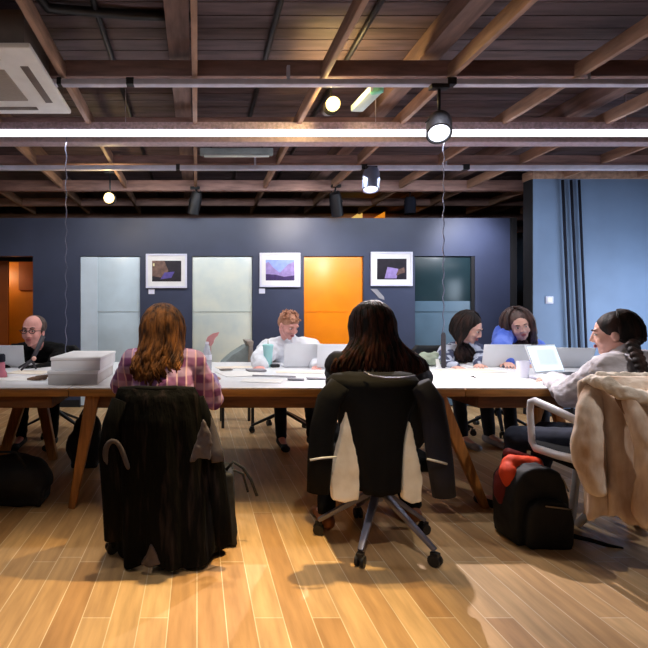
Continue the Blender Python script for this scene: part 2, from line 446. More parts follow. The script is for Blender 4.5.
# blue wall on the right
YB = 5.6
xb = P(533, 0, YB).x
struct('wall_right', MB().b2((xb, YB, 0), (7, YB + 0.15, P(0, 178, YB).z)), M['blue_wall'])
struct('trim_1', MB().b2((xb - 0.02, YB - 0.03, P(0, 179, YB).z), (7, YB + 0.16, P(0, 170, YB).z)), M['rafter'], bevel=0.004)
struct('trim_shade_left', MB().b2((P(510, 0, YW).x, YW - 0.02, 0), (P(516, 0, YW).x, YW + 0.14, ztop)), M['void'])  # end strip made dark so the gap beside it reads as shade
struct('trim_shade_right', MB().b2((xb - 0.012, YB - 0.001, 0), (xb, YB + 0.15, P(0, 178, YB).z)), M['void'])  # dark strip added over the wall end to carry the gap's shade
struct('baseboard_right', MB().b2((xb, YB - 0.016, 0), (7, YB - 0.001, 0.09)), M['void'])
for i, (pa, pb, w) in enumerate(((562.5, 570, .03), (571, 579.5, .028), (579, 586.5, .026))):
    a = P(pa, 180, YB - 0.04); b = P(pb, 352, YB - 0.04)
    t = MB().tube([a, a.lerp(b, .5), b, V((b.x + 0.03, b.y, 0.0))], w / 2, 10).build('wall_pipe', M['navy_cloth'], None, smooth=True)
    tag(t, ['dark vertical pipe on blue wall, nearest the white switch', 'dark vertical pipe on blue wall, between the other two pipes', 'dark vertical pipe on blue wall, farthest from the white switch'][i], 'pipe', 'dark pipes on the blue wall')
sw = MB().box(P(549.5, 300, YB - 0.008), (0.085, 0.014, 0.085)).build('light_switch', M['frame_white'], None, bevel=0.004)
tag(sw, 'small square white light switch on the blue wall', 'switch')
MB().box(P(549.5, 300, YB - 0.018), (0.05, 0.006, 0.055)).build('rocker', M['white_plastic'], sw, bevel=0.002)

# ------------------------------------------------------------ ceiling timber
def rel(h): return CH + h
beams = [(3.24, 60, 76), (4.28, 117, 130), (5.06, 155, 163.5), (6.05, 180, 190.5), (7.0, 198, 205.5)]
for (Y, ya, yb) in beams:
    struct('ceiling_beam', MB().b2((-6, Y, P(0, yb, Y).z), (7, Y + 0.08, P(0, ya, Y).z)), M['beam'], bevel=0.004)
for Y in (0.4, 1.3, 2.25, 8.1, 9.3):
    struct('ceiling_beam', MB().b2((-6, Y, rel(1.6)), (7, Y + 0.08, rel(1.71))), M['beam'], bevel=0.004)
for k in range(-7, 8):
    sl = 0.535 * k - (0.01 if k == 0 else 0) - (0.03 if k == -1 else 0)
    x = sl * 1.595
    if abs(x) > 5.7: continue
    struct('ceiling_beam', MB().b2((x - 0.018, -1.5, rel(1.590)), (x + 0.018, 7.6, rel(1.69))), M['rafter'], bevel=0.003)
for x in (-3.5, -1.83, -0.12, 1.60, 3.35, 5.1):
    struct('ceiling_beam', MB().b2((x - 0.07, -1.5, rel(1.76)), (x + 0.07, 11.3, rel(1.90))), M['joist'], bevel=0.004)

# aluminium track rails below the beams
rl = ['aluminium track rail across the ceiling, nearest of the rails, above the long light', 'aluminium track rail across the ceiling carrying the silver cylinder spotlight']
for i, (Y, ya, yb, segm) in enumerate(((3.18, 78.5, 84, [(-3.2, -0.93), (-.90, -.47), (-.42, 1.66), (1.72, 5.2)]), (5.02, 165, 169.5, [(-4, -.22), (-.18, 1.72), (1.78, 2.78), (2.85, 6.2)]))):
    t = thing('track_rail', rl[i], 'rail', (segm[0][0], Y, P(0, yb, Y).z), 'track rails')
    for a, b in segm:
        MB().b2((a, Y, P(0, yb, Y).z), (b, Y + 0.05, P(0, ya, Y).z)).build('rail_section', M['rail'], t, bevel=0.003)
    for (a, b), (c, d) in zip(segm, segm[1:]):
        MB().b2((b, Y + .004, P(0, yb, Y).z + 0.004), (c, Y + 0.046, P(0, ya, Y).z + 0.012)).build('connector', M['black_plastic'], t)
    for hx in (-2.2, 0.6, 2.6):
        MB().b2((hx, Y + .02, P(0, ya, Y).z), (hx + .02, Y + 0.05, P(0, ya, Y).z + 0.1)).build('hanger', M['rail'], t)

# long linear light
YL = 3.98
t = thing('linear_light', 'long lit white linear light hanging across the whole ceiling', 'light', (0, YL, P(0, 142, YL).z))
zl = P(0, 142, YL).z; zm = P(0, 136.5, YL).z; zh = P(0, 129, YL).z
MB().b2((-4.2, YL, zl), (5.6, YL + 0.11, zm)).build('tray', M['tray'], t, bevel=0.003)
MB().b2((-4.2, YL + 0.012, zm), (5.6, YL + 0.11, zh)).build('lens', M['led'], t)
q = MB().b2((-4.2, YL + 0.02, zh), (5.6, YL + 0.11, P(0, 121, YL).z))
random.seed(3)
for k in range(150):
    x = -4.1 + k * 0.0645 + random.uniform(-.015, .015); h = random.uniform(.01, .035)
    q.prism([(x, YL + .015, zh), (x + .045, YL + .015, zh), (x + .022, YL + .015, zh + .012 + h)], (0, 0.003, 0))
q.build('foil_edge', M['foil'], t)
for hx in (-2.6, -.6, 1.5, 3.6):
    MB().tube([(hx, YL + .06, zh), (hx, YL + .06, 3.08)], 0.004, 6).build('suspension_wire', M['rail'], t)

# AC cassette
xa, xbb = -1.90, -0.945; ya_, yb_ = 2.72, 3.62; za = rel(1.51)
t = thing('ac_cassette', 'large off-white ceiling air conditioning cassette at the top left', 'air conditioner', ((xa + xbb) / 2, (ya_ + yb_) / 2, za))
MB().b2((xa, ya_, za), (xbb, yb_, za + 0.035)).build('cover', M['white_plastic'], t, bevel=0.012)
MB().b2((xa + .05, ya_ + .05, za + .03), (xbb - .05, yb_ - .05, za + 0.25)).build('body', M['slot'], t)
MB().b2((xa + .24, ya_ + .24, za - 0.008), (xbb - .24, yb_ - .24, za + 0.01)).build('intake_grille', M['grille'], t, bevel=0.004)
for (a, b) in (((xa + .22, ya_ + .08), (xbb - .22, ya_ + .13)), ((xa + .22, yb_ - .13), (xbb - .22, yb_ - .08)), ((xa + .08, ya_ + .2), (xa + .13, yb_ - .2)), ((xbb - .13, ya_ + .2), (xbb - .08, yb_ - .2))):
    MB().b2((a[0], a[1], za - .003), (b[0], b[1], za + .012)).build('air_slot', M['slot'], t, bevel=0.002)

# spotlights
def spot_fixture(label, px, pt, pb, Y, r, body, lens, tilt=(0, 0), top=None, group='ceiling spotlights'):
    a = P(px, pt, Y); b = P(px, pb, Y); L = (a - b).length
    R = Euler((tilt[0], tilt[1], 0)).to_matrix(); c = (a + b) / 2
    t = thing('spotlight', label, 'spotlight', (c.x, c.y, c.z), group)
    MB().lathe([(r * .55, L / 2), (r * .85, L / 2 - .01), (r, L * .25), (r, -L / 2), (r * .86, -L / 2), (r * .84, -L / 2 + .02)], c, 24, R).build('housing', M[body], t, smooth=True, ang=40)
    MB().lathe([(r * .83, -L / 2 + .021), (r * .8, -L / 2 + .008), (r * .3, -L / 2 + .004)], c, 24, R).build('lens', M[lens], t, smooth=True, ang=40)
    zt_ = top if top else c.z + L / 2 + .12
    tp = c + R @ V((0, 0, L / 2))
    MB().tube([tp - V((0, 0, .01)), V((c.x, c.y, zt_))], 0.011, 8).build('stem', M['black_metal'], t, smooth=True)
    MB().box((c.x, c.y, zt_), (0.12, .05, .03)).build('adapter', M['black_plastic'], t, bevel=.004)
    for s in (-1, 1):
        MB().bar(c + R @ V((s * (r + .008), 0, 0)), tp + V((s * r * .5, 0, .02)), .006, .03, (0, 1, 0)).build('yoke_arm', M['black_metal'], t)
    return t
zr1 = P(0, 84, 3.2).z
spot_fixture('black spotlight with bright white lens hanging over the linear light', 439, 112, 140, 3.2, 0.078, 'black_metal', 'spotglow', (-.6, .35), zr1 - .02)
spot_fixture('silver blue cylinder spotlight hanging from the further track rail', 371, 168, 191, 5.02, 0.085, 'silver', 'spotglow', (-.25, .12), P(0, 168, 5.02).z)
spot_fixture('small black spotlight with pale lens above the orange door', 336, 192, 216, 6.0, 0.075, 'black_metal', 'dimglow', (.5, -.3), P(0, 186, 6.0).z)
spot_fixture('black unlit spotlight above the greenish pale glass door', 195, 192, 214, 6.0, 0.075, 'black_metal', 'black_plastic', (.25, .2), P(0, 188, 6.0).z)
spot_fixture('dark unlit spotlight above the third framed picture', 410, 197, 214, 6.6, 0.075, 'navy_cloth', 'black_plastic', (0, 0), P(0, 190, 6.6).z)
bpy.data.objects  # keep
def bulb_lamp(label, px, py, Y, r, ztopp):
    c = P(px, py, Y)
    t = thing('spotlight', label, 'spotlight', c, 'ceiling spotlights')
    R = frame_to((0.0, 0.9, 0.35)) @ Matrix.Rotation(PI / 2, 3, 'X')
    MB().lathe([(r * .4, -.13), (r * .95, -.11), (r * 1.12, 0), (r * 1.0, 0.004), (r * .9, -.02)], c + V((0, .05, .0)), 20, R.inverted() if False else Matrix.Rotation(PI / 2 + .25, 3, 'X')).build('housing', M['black_metal'], t, smooth=True, ang=40)
    MB().ball(c, (r, r * .8, r)).build('bulb', M['bulb'], t, smooth=True)
    MB().tube([c + V((0, .06, .02)), V((c.x, c.y + .06, ztopp))], .01, 8).build('stem', M['black_metal'], t, smooth=True)
    MB().box((c.x, c.y + .06, ztopp), (.12, .06, .03)).build('adapter', M['black_plastic'], t, bevel=.004)
    return t
bulb_lamp('lit warm bulb lamp beside the green-ended emergency light', 333, 104, 3.62, 0.055, rel(1.76))
bulb_lamp('lit warm bulb lamp just above the navy wall at left', 109, 198, 5.4, 0.06, rel(1.62))

# emergency light and batten
a = P(380, 88, 3.36); b = P(354, 109, 3.74)
t = thing('emergency_light', 'white emergency light box with mint green end near the ceiling', 'emergency light', ((a + b) / 2))
MB().bar(a + V((-.02, 0, 0)), b + V((.02, 0, 0)), .10, .05).build('body', M['lamp_body'], t, bevel=.012)
MB().bar(a + V((-.03, -.012, -.012)), a.lerp(b, .08) + V((0, 0, -.012)), .085, .045).build('green_end', M['green_plastic'], t, bevel=.01)
MB().bar((a + b) / 2, (a + b) / 2 + V((0, 0, .16)), .02, .02, (0, 1, 0)).build('bracket', M['black_metal'], t)
a = P(200, 152, 4.6); b = P(273, 152, 4.6)
t = thing('batten_light', 'unlit grey-green fluorescent batten below the ceiling at centre', 'light', (a + b) / 2)
MB().bar(a, b, .05, .07).build('body', M['greygreen'], t, bevel=.01)
MB().tube([a + V((.04, -.02, -.045)), b + V((-.04, -.02, -.045))], .013, 10).build('tube', M['frost'], t, smooth=True)
for s in (.15, .85): MB().bar(a.lerp(b, s), a.lerp(b, s) + V((0, 0, .16)), .015, .015, (0, 1, 0)).build('bracket', M['black_metal'], t)
# dark conduits on the planks
for i, (x, lab) in enumerate(((0.50, 'thin black conduit on ceiling planks left of the warm bulb lamp'), (1.10, 'thin black conduit on ceiling planks running above the emergency light'), (-0.62, 'thin black conduit on ceiling planks beside the air conditioning cassette'))):
    MBt = MB().tube([(x, -1.0, 3.055), (x, 2, 3.055), (x, 5, 3.055), (x, 8, 3.055)], .02, 8).build('conduit', M['black_plastic'], None, smooth=True)
    tag(MBt, lab, 'conduit', 'conduits on the ceiling planks')
    if i == 1:
        MB().box((x, 2.72, 3.03), (.14, .1, .07)).build('junction_box', M['black_plastic'], MBt, bevel=.008)
t = tag(MB().tube([(-1.0, 2.5, 3.05), (-.9, 2.9, 3.03), (-.4, 3.0, 3.05), (0.0, 3.02, 3.05)], .03, 8).build('cable_bundle', M['black_plastic'], None, smooth=True), 'thick black cable bundle on the planks behind the first beam', 'cable')

# hanging power cables
def hang(px, Y, ytop, ybot, label):
    c = P(px, ybot, Y); top = P(px, ytop, Y)
    n = 60; pts = [V((c.x + .006 * math.sin(k * 1.3), Y + .006 * math.cos(k * 1.3), c.z + (top.z - c.z) * k / n)) for k in range(n + 1)]
    t = thing('hanging_cable', label, 'cable', (c.x, c.y, c.z), 'power cables hanging from the ceiling')
    MB().tube(pts, .004, 6).build('cord', M['steel'], t, smooth=True)
    return t, c
t, c = hang(443.5, 3.93, 140, 345, 'thin twisted cable hanging beside the person in patterned top')
MB().lathe([(.012, 0), (.018, .01), (.018, .27), (.01, .29)], V((c.x, c.y, 0.747)), 12).build('socket_post', M['keys'], t, smooth=True, ang=40)
t, c = hang(66, 3.93, 136, 362, 'thin twisted cable hanging down behind the stack of white boxes')
MB().lathe([(.012, 0), (.018, .01), (.018, .05), (.01, .06)], V((c.x, c.y, 0.747)), 12).build('socket_post', M['keys'], t, smooth=True, ang=40)

# lit boards beyond the partition, the light on them put into glowing colour
for pts, m_, lab in (([(350, 219), (362.5, 219), (362.5, 210.5)], 'glow_yellow', 'yellow sloping board with added glow peeking above the navy wall'), ([(371, 219), (385, 219), (385, 211.5)], 'glow_orange', 'orange sloping board with added glow peeking above the navy wall')):
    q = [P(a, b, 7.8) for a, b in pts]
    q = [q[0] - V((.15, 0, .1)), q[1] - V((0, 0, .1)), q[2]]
    t = tag(MB().prism(q, (0, .25, 0)).build('glowing_board', M[m_], None), lab, 'board', 'boards beyond the wall')
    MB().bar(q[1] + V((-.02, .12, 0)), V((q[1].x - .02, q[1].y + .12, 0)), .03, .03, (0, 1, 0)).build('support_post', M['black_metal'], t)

# framed pictures
def picture(px0, py0, px1, py1, label, content, cardpx):
    Y = YW - 0.012; a = P(px0, py1, Y); b = P(px1, py0, Y); c = (a + b) / 2
    t = thing('framed_picture', label, 'picture', c, 'framed pictures on the navy wall')
    fw = .022
    f = MB()
    f.b2((a.x, Y - .022, a.z), (b.x, Y + .006, a.z + fw)).b2((a.x, Y - .022, b.z - fw), (b.x, Y + .006, b.z)).b2((a.x, Y - .022, a.z + fw), (a.x + fw, Y + .006, b.z - fw)).b2((b.x - fw, Y - .022, a.z + fw), (b.x, Y + .006, b.z - fw))
    f.build('frame', M['frame_white'], t)
    MB().b2((a.x + fw, Y - .010, a.z + fw), (b.x - fw, Y + .006, b.z - fw)).build('mount', M['card'], t)
    w, h = (b.x - a.x), (b.z - a.z)
    ph = MB(); mats = [M[m_] for m_, _ in content]
    for i, (_, pl) in enumerate(content):
        ph.cur = i; ph.poly([(a.x + w * u, Y - .0115 - .0006 * i, a.z + h * v) for u, v in pl])
    me = ph.mesh('photo')
    for p, i in zip(me.polygons, ph.mi): p.material_index = i
    link('photo', me, mats, t, False)
    return t
full = [(.15, .19), (.86, .19), (.86, .8), (.15, .8)]
picture(146, 254, 187, 288, 'white framed picture of dark interior, nearest the pale blue door', [('ph_dark', full), ('ph_brown', [(.15, .35), (.4, .3), (.55, .5), (.45, .8), (.15, .8)]), ('ph_violet', [(.35, .25), (.62, .3), (.7, .48), (.45, .45)]), ('ph_gold', [(.17, .64), (.21, .64), (.21, .72), (.17, .72)])], 152)
picture(259.5, 253, 300, 287, 'white framed picture of lilac valley under pale blue sky', [('ph_sky', full), ('ph_lilac', [(.15, .19), (.86, .19), (.86, .75), (.7, .66), (.5, .42), (.35, .55), (.22, .74), (.15, .7)]), ('ph_plum', [(.15, .19), (.86, .19), (.86, .34), (.6, .3), (.4, .36), (.15, .38)])], 262)
picture(370.5, 252, 412, 286, 'white framed picture of lilac shapes on black, beside the teal door', [('ph_dark', full), ('ph_lilac', [(.33, .22), (.62, .22), (.66, .5), (.4, .56)]), ('ph_brown', [(.6, .3), (.82, .4), (.8, .55), (.66, .48)])], 374)
for px, py, w, h, lab in ((151.5, 291.5, 6, 5, 'tiny white caption card under the dark interior picture'), (262, 291, 6, 5, 'tiny white caption card under the lilac valley picture'), (378, 294, 8, 8, 'bent grey caption card under the picture beside the teal door')):
    c = P(px, py, YW - .004)
    o = MB()
    if h == 8: o.prism([P(370.5, 289, YW - .008), P(377, 289, YW - .008), P(384, 297, YW - .008), P(384.5, 300, YW - .008), P(379, 298, YW - .008), P(375, 293.5, YW - .008)], (0, .007, 0))
    else: o.box(c, (w * YW / F, .006, h * YW / F))
    tag(o.build('caption_card', M['frame_white' if h != 8 else 'paper_grey'], None), lab, 'card', 'caption cards on the navy wall')

# ============================================================ TABLES
ZT = 0.745; YF, YR = 2.87, 4.45
def table(x0, x1, label, legs=True, trestle=None):
    t = thing('table', label, 'table', ((x0 + x1) / 2, (YF + YR) / 2, 0), 'long white worktables')
    MB().b2((x0 + .003, YF + .003, ZT - .008), (x1 - .003, YR, ZT)).build('tabletop', M['laminate'], t, bevel=.002)
    MB().b2((x0, YF, ZT - .052), (x1, YR, ZT - .0085)).build('plywood_core', M['ply'], t, bevel=.003)
    MB().b2((x0 + .12, YF + .08, ZT - .135), (x1 - .12, YF + .11, ZT - .053)).b2((x0 + .12, YR - .11, ZT - .135), (x1 - .12, YR - .08, ZT - .053)).b2((x0 + .12, YF + .11, ZT - .135), (x0 + .15, YR - .11, ZT - .053)).b2((x1 - .15, YF + .11, ZT - .135), (x1 - .12, YR - .11, ZT - .053)).build('apron', M['apron'], t, bevel=.003)
    if legs:
        for yy in (YF + .075, YR - .075):
            for xt, xf in ((x0 + .13, x0 + .0), (x1 - .13, x1 + .16)):
                if xf > x1: xf = x1 + .165
                MB().bar((xt, yy, ZT - .053), (xf, yy, 0.0), .05, .085, (1, 0, 0), .042, .042).build('leg', M['wood'], t, bevel=.005)
    if trestle:
        for yy in trestle[1]:
            xa = trestle[0]
            MB().bar((xa - .02, yy, ZT - .053), (xa - .24, yy, 0), .06, .09, (1, 0, 0), .05, .07).build('leg', M['wood'], t, bevel=.005)
            MB().bar((xa + .02, yy + .065, ZT - .053), (xa + .16, yy + .065, 0), .06, .09, (1, 0, 0), .05, .07).build('leg', M['wood'], t, bevel=.005)
    return t
table(-0.765, 1.60, 'long white worktable with wooden edge, the central one between seated people')
table(-3.13, -0.77, 'white worktable with crossed wooden trestle, at the end by the man in glasses', False, (-1.33, (3.86,)))
table(1.605, 3.5, 'white worktable by the blue wall, where the laptop with lit screen stands', False, (3.1, (3.1, 4.2)))

# ============================================================ CHAIRS
def office_chair(name, label, loc, yaw, metal='steel', rad=.29, hub=.28, back=True, legs_rot=0.0, group='office chairs', backtop=.86, upholst='black_cloth', bw=.42):
    t = thing(name, label, 'chair', (0, 0, 0), group)
    MB().box((0, .02, .455), (.46, .44, .07)).build('seat', M[upholst], t, bevel=.03, seg=3)
    if back:
        rows = []
        for i in range(9):
            s = i / 8; z = .54 + (backtop - .54) * s; hw = bw / 2 * (1 - .25 * (2 * s - 1) ** 4 - .06 * s); row = []
            for j in range(11):
                u = j / 10 * 2 - 1
                row.append((u * hw, -.2 - .02 * s + .05 * u * u, z))
            rows.append(row)
        MB().grid(rows).build('backrest', M['mesh_back'], t, smooth=True, thick=.035)
        MB().tube([(0, -.06, .42), (0, -.22, .44), (0, -.25, .56), (0, -.235, .66)], [.022, .02, .018, .015], 8).build('back_support', M['black_metal'], t, smooth=True)
    MB().lathe([(.028, hub - .06), (.034, hub), (.024, hub + .02), (.02, .42)], (0, 0, 0), 16).build('column', M[metal], t, smooth=True, ang=40)
    for k in range(5):
        a = legs_rot + k * 2 * PI / 5; d = V((math.sin(a), math.cos(a), 0))
        MB().bar(V((0, 0, hub - .01)) + d * .02, d * rad + V((0, 0, .075)), .04, .03, (0, 0, 1), .026, .02).build('leg', M[metal], t, bevel=.004)
        cs = MB(); side = V((d.y, -d.x, 0)); R = frame_to(d)
        for s in (-1, 1):
            cs.lathe([(.018, -.009), (.028, -.007), (.028, .007), (.018, .009)], d * rad + side * .014 * s + V((0, 0, .028)), 14, R @ Matrix.Rotation(PI / 2, 3, 'Y'))
        cs.box(d * rad + V((0, 0, .05)), (.03, .035, .03), R)
        cs.build('caster', M['black_plastic'], t, smooth=True, ang=40)
    t.location = loc; t.rotation_euler = (0, 0, yaw)
    return t
office_chair('office_chair', 'black office chair buried under the long black shaggy coat', (-0.18, 2.50, 0), 0, 'black_metal', legs_rot=.5, backtop=.80, bw=.40, rad=.27)
ch3 = office_chair('office_chair', 'office chair with grey splayed legs, black jacket over its back', (0.94, 2.50, 0), 0, 'steel', rad=.30, legs_rot=PI + .62, backtop=.85, bw=.36)
MB().box((0, -.235, .62), (.20, .03, .60)).build('back_panel', M['black_cloth'], ch3, bevel=.012)
office_chair('office_chair', 'dark office chair of the man wearing a white shirt', (0.87, 4.82, 0), PI, 'black_metal', rad=.32, hub=.22, legs_rot=.3)
office_chair('office_chair', 'dark office chair of the bald man wearing glasses', (-1.42, 4.85, 0), PI, 'black_metal', rad=.3, hub=.22, legs_rot=.1)
office_chair('office_chair', 'dark office chair of the person in the patterned top', (2.44, 4.85, 0), PI, 'black_metal', rad=.3, hub=.22, legs_rot=.2)
office_chair('office_chair', 'dark office chair of the person in the blue top', (3.05, 4.87, 0), PI, 'black_metal', rad=.3, hub=.22, legs_rot=.45)
# white framed chair on the right
t4 = thing('armchair', 'white metal framed swivel chair under the beige coat', 'chair', (2.13, 2.45, 0))
MB().box((2.10, 2.45, .455), (.54, .46, .07)).build('seat', M['black_cloth'], t4, bevel=.03, seg=3)
MB().box((2.10, 2.22, .68), (.5, .04, .40)).build('backrest', M['black_cloth'], t4, bevel=.018, seg=3)
for sx in (-1, 1):
    x = 2.10 + sx * .30
    MB().tube([(x, 2.20, .665), (x, 2.40, .70), (x, 2.56, .722), (x, 2.595, .71), (x, 2.60, .66), (x, 2.585, .50), (x, 2.56, .472), (x, 2.4, .48), (x, 2.22, .50)], .014, 10, flat=1.5).build('arm_frame', M['white_metal'], t4, smooth=True)
for x_ in (2.08, 2.42):
    MB().bar((x_, 2.28, .44), (x_ + .05, 2.70, 0.0), .035, .024, (1, 0, 0)).build('leg', M['white_metal'], t4, bevel=.004)
    MB().bar((x_, 2.62, .44), (x_ + .05, 2.735, 0.0), .035, .024, (1, 0, 0)).build('leg', M['white_metal'], t4, bevel=.004)
# ============================================================ GARMENTS ON CHAIRS
def drape(name, m, parent, prof, th0, th1, nth=60, folds=9, amp=.02, thick=.018, hem=.02, seed=0, sub=0):
    """prof: list of (z, cx, cy, rx, ry); theta measured from -Y (towards camera), open at +Y"""
    rnd = random.Random(seed); ph = [rnd.uniform(0, 6.28) for _ in range(4)]
    rows = []; n = len(prof)
    for i, (z, cx, cy, rx, ry) in enumerate(prof):
        s = i / (n - 1); row = []
        for j in range(nth + 1):
            th = th0 + (th1 - th0) * j / nth
            r = 1 + amp * s * (math.sin(folds * th + ph[0]) + .5 * math.sin(folds * 1.7 * th + ph[1] + s * 2)) / max(rx, .05)
            zz = z + (hem * math.sin(folds * .6 * th + ph[2]) + hem * .5 * math.sin(folds * 1.9 * th + ph[3])) * s
            row.append((cx + rx * r * math.sin(th), cy - ry * r * math.cos(th), zz))
        rows.append(row)
    o = MB().grid(rows).build(name, M[m], parent, smooth=True, thick=thick, sub=sub)
    return o
def interp(prof, k):
    out = []
    for i in range(len(prof) - 1):
        for j in range(k):
            s = j / k; out.append(tuple(a + (b - a) * s for a, b in zip(prof[i], prof[i + 1])))
    out.append(prof[-1]); return out
# black shaggy coat
tc_ = thing('coat', 'long black shaggy coat draped over the left front chair down to the floor', 'coat', (-.19, 2.36, 0.02))
def q2(y, xl, xr, Y): return (P(0, y, Y).z, (P(xl, y, Y).x + P(xr, y, Y).x) / 2, (P(xr, y, Y).x - P(xl, y, Y).x) / 2)
pr = []
for (yy, xl, xr, cy, ry) in ((389, 119, 193, 2.31, .045), (397, 117, 197, 2.30, .07), (420, 112, 203, 2.32, .12), (450, 111, 210, 2.36, .17), (500, 110, 218, 2.40, .22), (550, 112, 222, 2.42, .24), (566, 113, 222, 2.42, .24)):
    z, cx, hw = q2(yy, xl, xr, cy - ry * .5); pr.append((max(z, .03), cx, cy, hw, ry))
drape('coat_body', 'shag', tc_, interp(pr, 5), -2.0, 2.0, 90, 9, .017, .02, .012, 3)
z0, cx0, hw0 = q2(389, 119, 193, 2.28)
MB().tube([(cx0 - hw0, 2.31, z0 - .01), (cx0 - hw0 * .5, 2.275, z0 + .002), (cx0, 2.265, z0), (cx0 + hw0 * .5, 2.275, z0 + .002), (cx0 + hw0, 2.31, z0 - .01)], .016, 8).build('collar', M['black_cloth'], tc_, smooth=True)
MB().tube([P(197, 398, 2.3), P(208, 430, 2.3), P(216, 470, 2.28), P(221, 510, 2.26), P(224, 545, 2.24)], [.035, .042, .045, .045, .04], 10, flat=.6).build('sleeve', M['shag'], tc_, smooth=True)
MB().tube([P(201, 402, 2.30), P(211, 425, 2.29), P(216, 450, 2.24), P(218, 462, 2.22)], [.012, .02, .032, .03], 8, flat=.5).build('cuff_lining', M['grey_lining'], tc_, smooth=True)
organic(MB().prism([P(203, 418, 2.17), P(209, 430, 2.17), P(212, 445, 2.17), P(211, 461, 2.17), P(200, 459, 2.16), P(190, 463, 2.15), P(192, 452, 2.15), P(197, 440, 2.16)], (0, .03, 0)), 'cloth_fold', M['grey_lining'], tc_, .005, 7, (.02, .04))
MB().tube([P(113, 480, 2.2), P(106, 462, 2.2), P(105, 447, 2.2), P(112, 439, 2.2), P(120, 444, 2.2), P(126, 462, 2.19), P(129, 470, 2.18)], [.017, .018, .018, .015, .014, .014, .012], 8, flat=.7).build('cuff_lining', M['grey_lining'], tc_, smooth=True, sub=2)
MB().tube([P(120, 400, 2.25), P(112, 425, 2.24), P(108, 450, 2.22), P(112, 500, 2.2), P(113, 540, 2.2)], [.04, .045, .045, .045, .04], 10, flat=.6).build('sleeve', M['shag'], tc_, smooth=True)
organic(MB().prism([P(139, 566, 2.16), P(146, 556, 2.16), P(151, 545, 2.16), P(157, 555, 2.16), P(161, 565, 2.16), P(152, 568.5, 2.16)], (0, .03, 0)), 'hem_lining', M['grey_lining'], tc_, .005, 7, (.015, .04))
# black tote bag with a looping strap next to that chair
tb = thing('tote_bag', 'black tote bag with long curved strap beside the shaggy coat', 'bag', (P(222, 545, 2.42).x, 2.5, 0))
bx = P(222, 0, 2.5).x
q = MB().box((bx, 2.56, .19), (.15, .26, .36), taper=.8); organic(q, 'bag_body', M['bag_black'], tb, .012, 8, (.02, .1))
MB().tube([P(226, 470, 2.5), P(233, 462, 2.5), P(243, 468, 2.5), P(251, 480, 2.5), P(257, 496, 2.5)], .008, 8, flat=.5).build('strap', M['bag_black'], tb, smooth=True)
MB().tube([P(226, 478, 2.52), P(234, 470, 2.55), P(243, 474, 2.55), P(248, 492, 2.55)], .007, 8, flat=.5).build('strap', M['bag_black'], tb, smooth=True)

# black jacket over the second chair
tj = thing('jacket', 'black jacket with reflective cuffs hanging over the grey-legged chair back', 'jacket', (.94, 2.26, .3))
pr = []
for (yy, xl, xr, cy, ry) in ((374, 352, 402, 2.30, .03), (377, 338, 418, 2.29, .06), (384, 333, 425, 2.28, .085), (400, 335, 424, 2.28, .09), (415, 345, 417, 2.28, .09), (440, 350, 411, 2.28, .085), (470, 355, 408, 2.28, .08), (495, 358, 406, 2.28, .075)):
    z, cx, hw = q2(yy, xl, xr, cy - ry); pr.append((z, cx, cy, hw, ry))
drape('jacket_body', 'black_cloth', tj, interp(pr, 4), -1.75, 1.75, 60, 6, .008, .02, .006, 5)
MB().tube([P(364, 372, 2.2), P(372, 376, 2.18), P(385, 378, 2.175), P(400, 378, 2.18), P(415, 376, 2.2)], .0045, 6).build('hanging_loop', M['steel'], tj, smooth=True)
for pts, cuff in (([(340, 384, 2.22), (329, 400, 2.22), (322, 430, 2.2), (320, 460, 2.2), (318, 492, 2.2)], [(310, 460, 2.14), (322, 458, 2.13), (336, 457, 2.14)]), ([(420, 384, 2.22), (431, 402, 2.22), (436, 430, 2.2), (440, 462, 2.2), (444, 496, 2.2)], [(427, 459, 2.14), (436, 461, 2.13), (447, 464, 2.14)])):
    MB().tube([P(*a) for a in pts], [.05, .058, .058, .058, .052], 14, flat=.75).build('sleeve', M['black_cloth'] if pts[0][0] < 400 else M['navy_cloth'], tj, smooth=True)
    MB().tube([P(*a) for a in cuff], .005, 6).build('reflective_strip', M['reflect'], tj, smooth=True)
# cream garment under it
tg = thing('cream_garment', 'cream white garment showing both sides below the black jacket', 'garment', (.94, 2.24, .28))
for outl in ([(346, 405), (352, 425), (357, 448), (360, 470), (359, 500), (345, 503), (333, 500), (331, 478), (338, 450), (343, 430)], [(410, 420), (405, 445), (403, 475), (404, 500), (412, 505), (422, 502), (423, 478), (417, 450), (413, 430)]):
    q = [P(a, b, 2.225) for a, b in outl]
    q = MB().prism(q, (0, .045, 0)); organic(q, 'tail_panel', M['cream_cloth'], tg, .006, 4, (.008, .06))

# beige coat on the white chair
tk = thing('coat', 'beige coat with cream fleece collar over the white framed chair', 'coat', (2.08, 2.2, .25))
pr = []
for (yy, xl, xr, cy, ry) in ((378, 596, 680, 2.24, .04), (384, 588, 692, 2.23, .07), (400, 592, 700, 2.22, .10), (440, 600, 705, 2.22, .12), (480, 602, 708, 2.22, .13), (520, 603, 712, 2.22, .14)):
    z, cx, hw = q2(yy, xl, xr, cy - ry * .6); pr.append((z, cx, cy, hw, ry))
drape('coat_body', 'beige_coat', tk, interp(pr, 5), -1.7, 1.7, 80, 10, .016, .025, .02, 9)
q = MB()
pts = [P(593, 388, 2.2), P(589, 410, 2.17), P(587, 440, 2.15), P(588, 465, 2.15), P(596, 487, 2.15)]
for a, b, ra, rb in zip(pts, pts[1:], (.04, .052, .058, .055), (.052, .058, .055, .045)): q.cone(a, b, ra, rb)
organic(q, 'sleeve', M['beige_coat'], tk, .008, 8, (.02, .09))
q = MB()
pts = [P(590, 380, 2.2), P(605, 383, 2.13), P(622, 393, 2.08), P(645, 398, 2.06), P(675, 392, 2.08), P(690, 384, 2.15)]
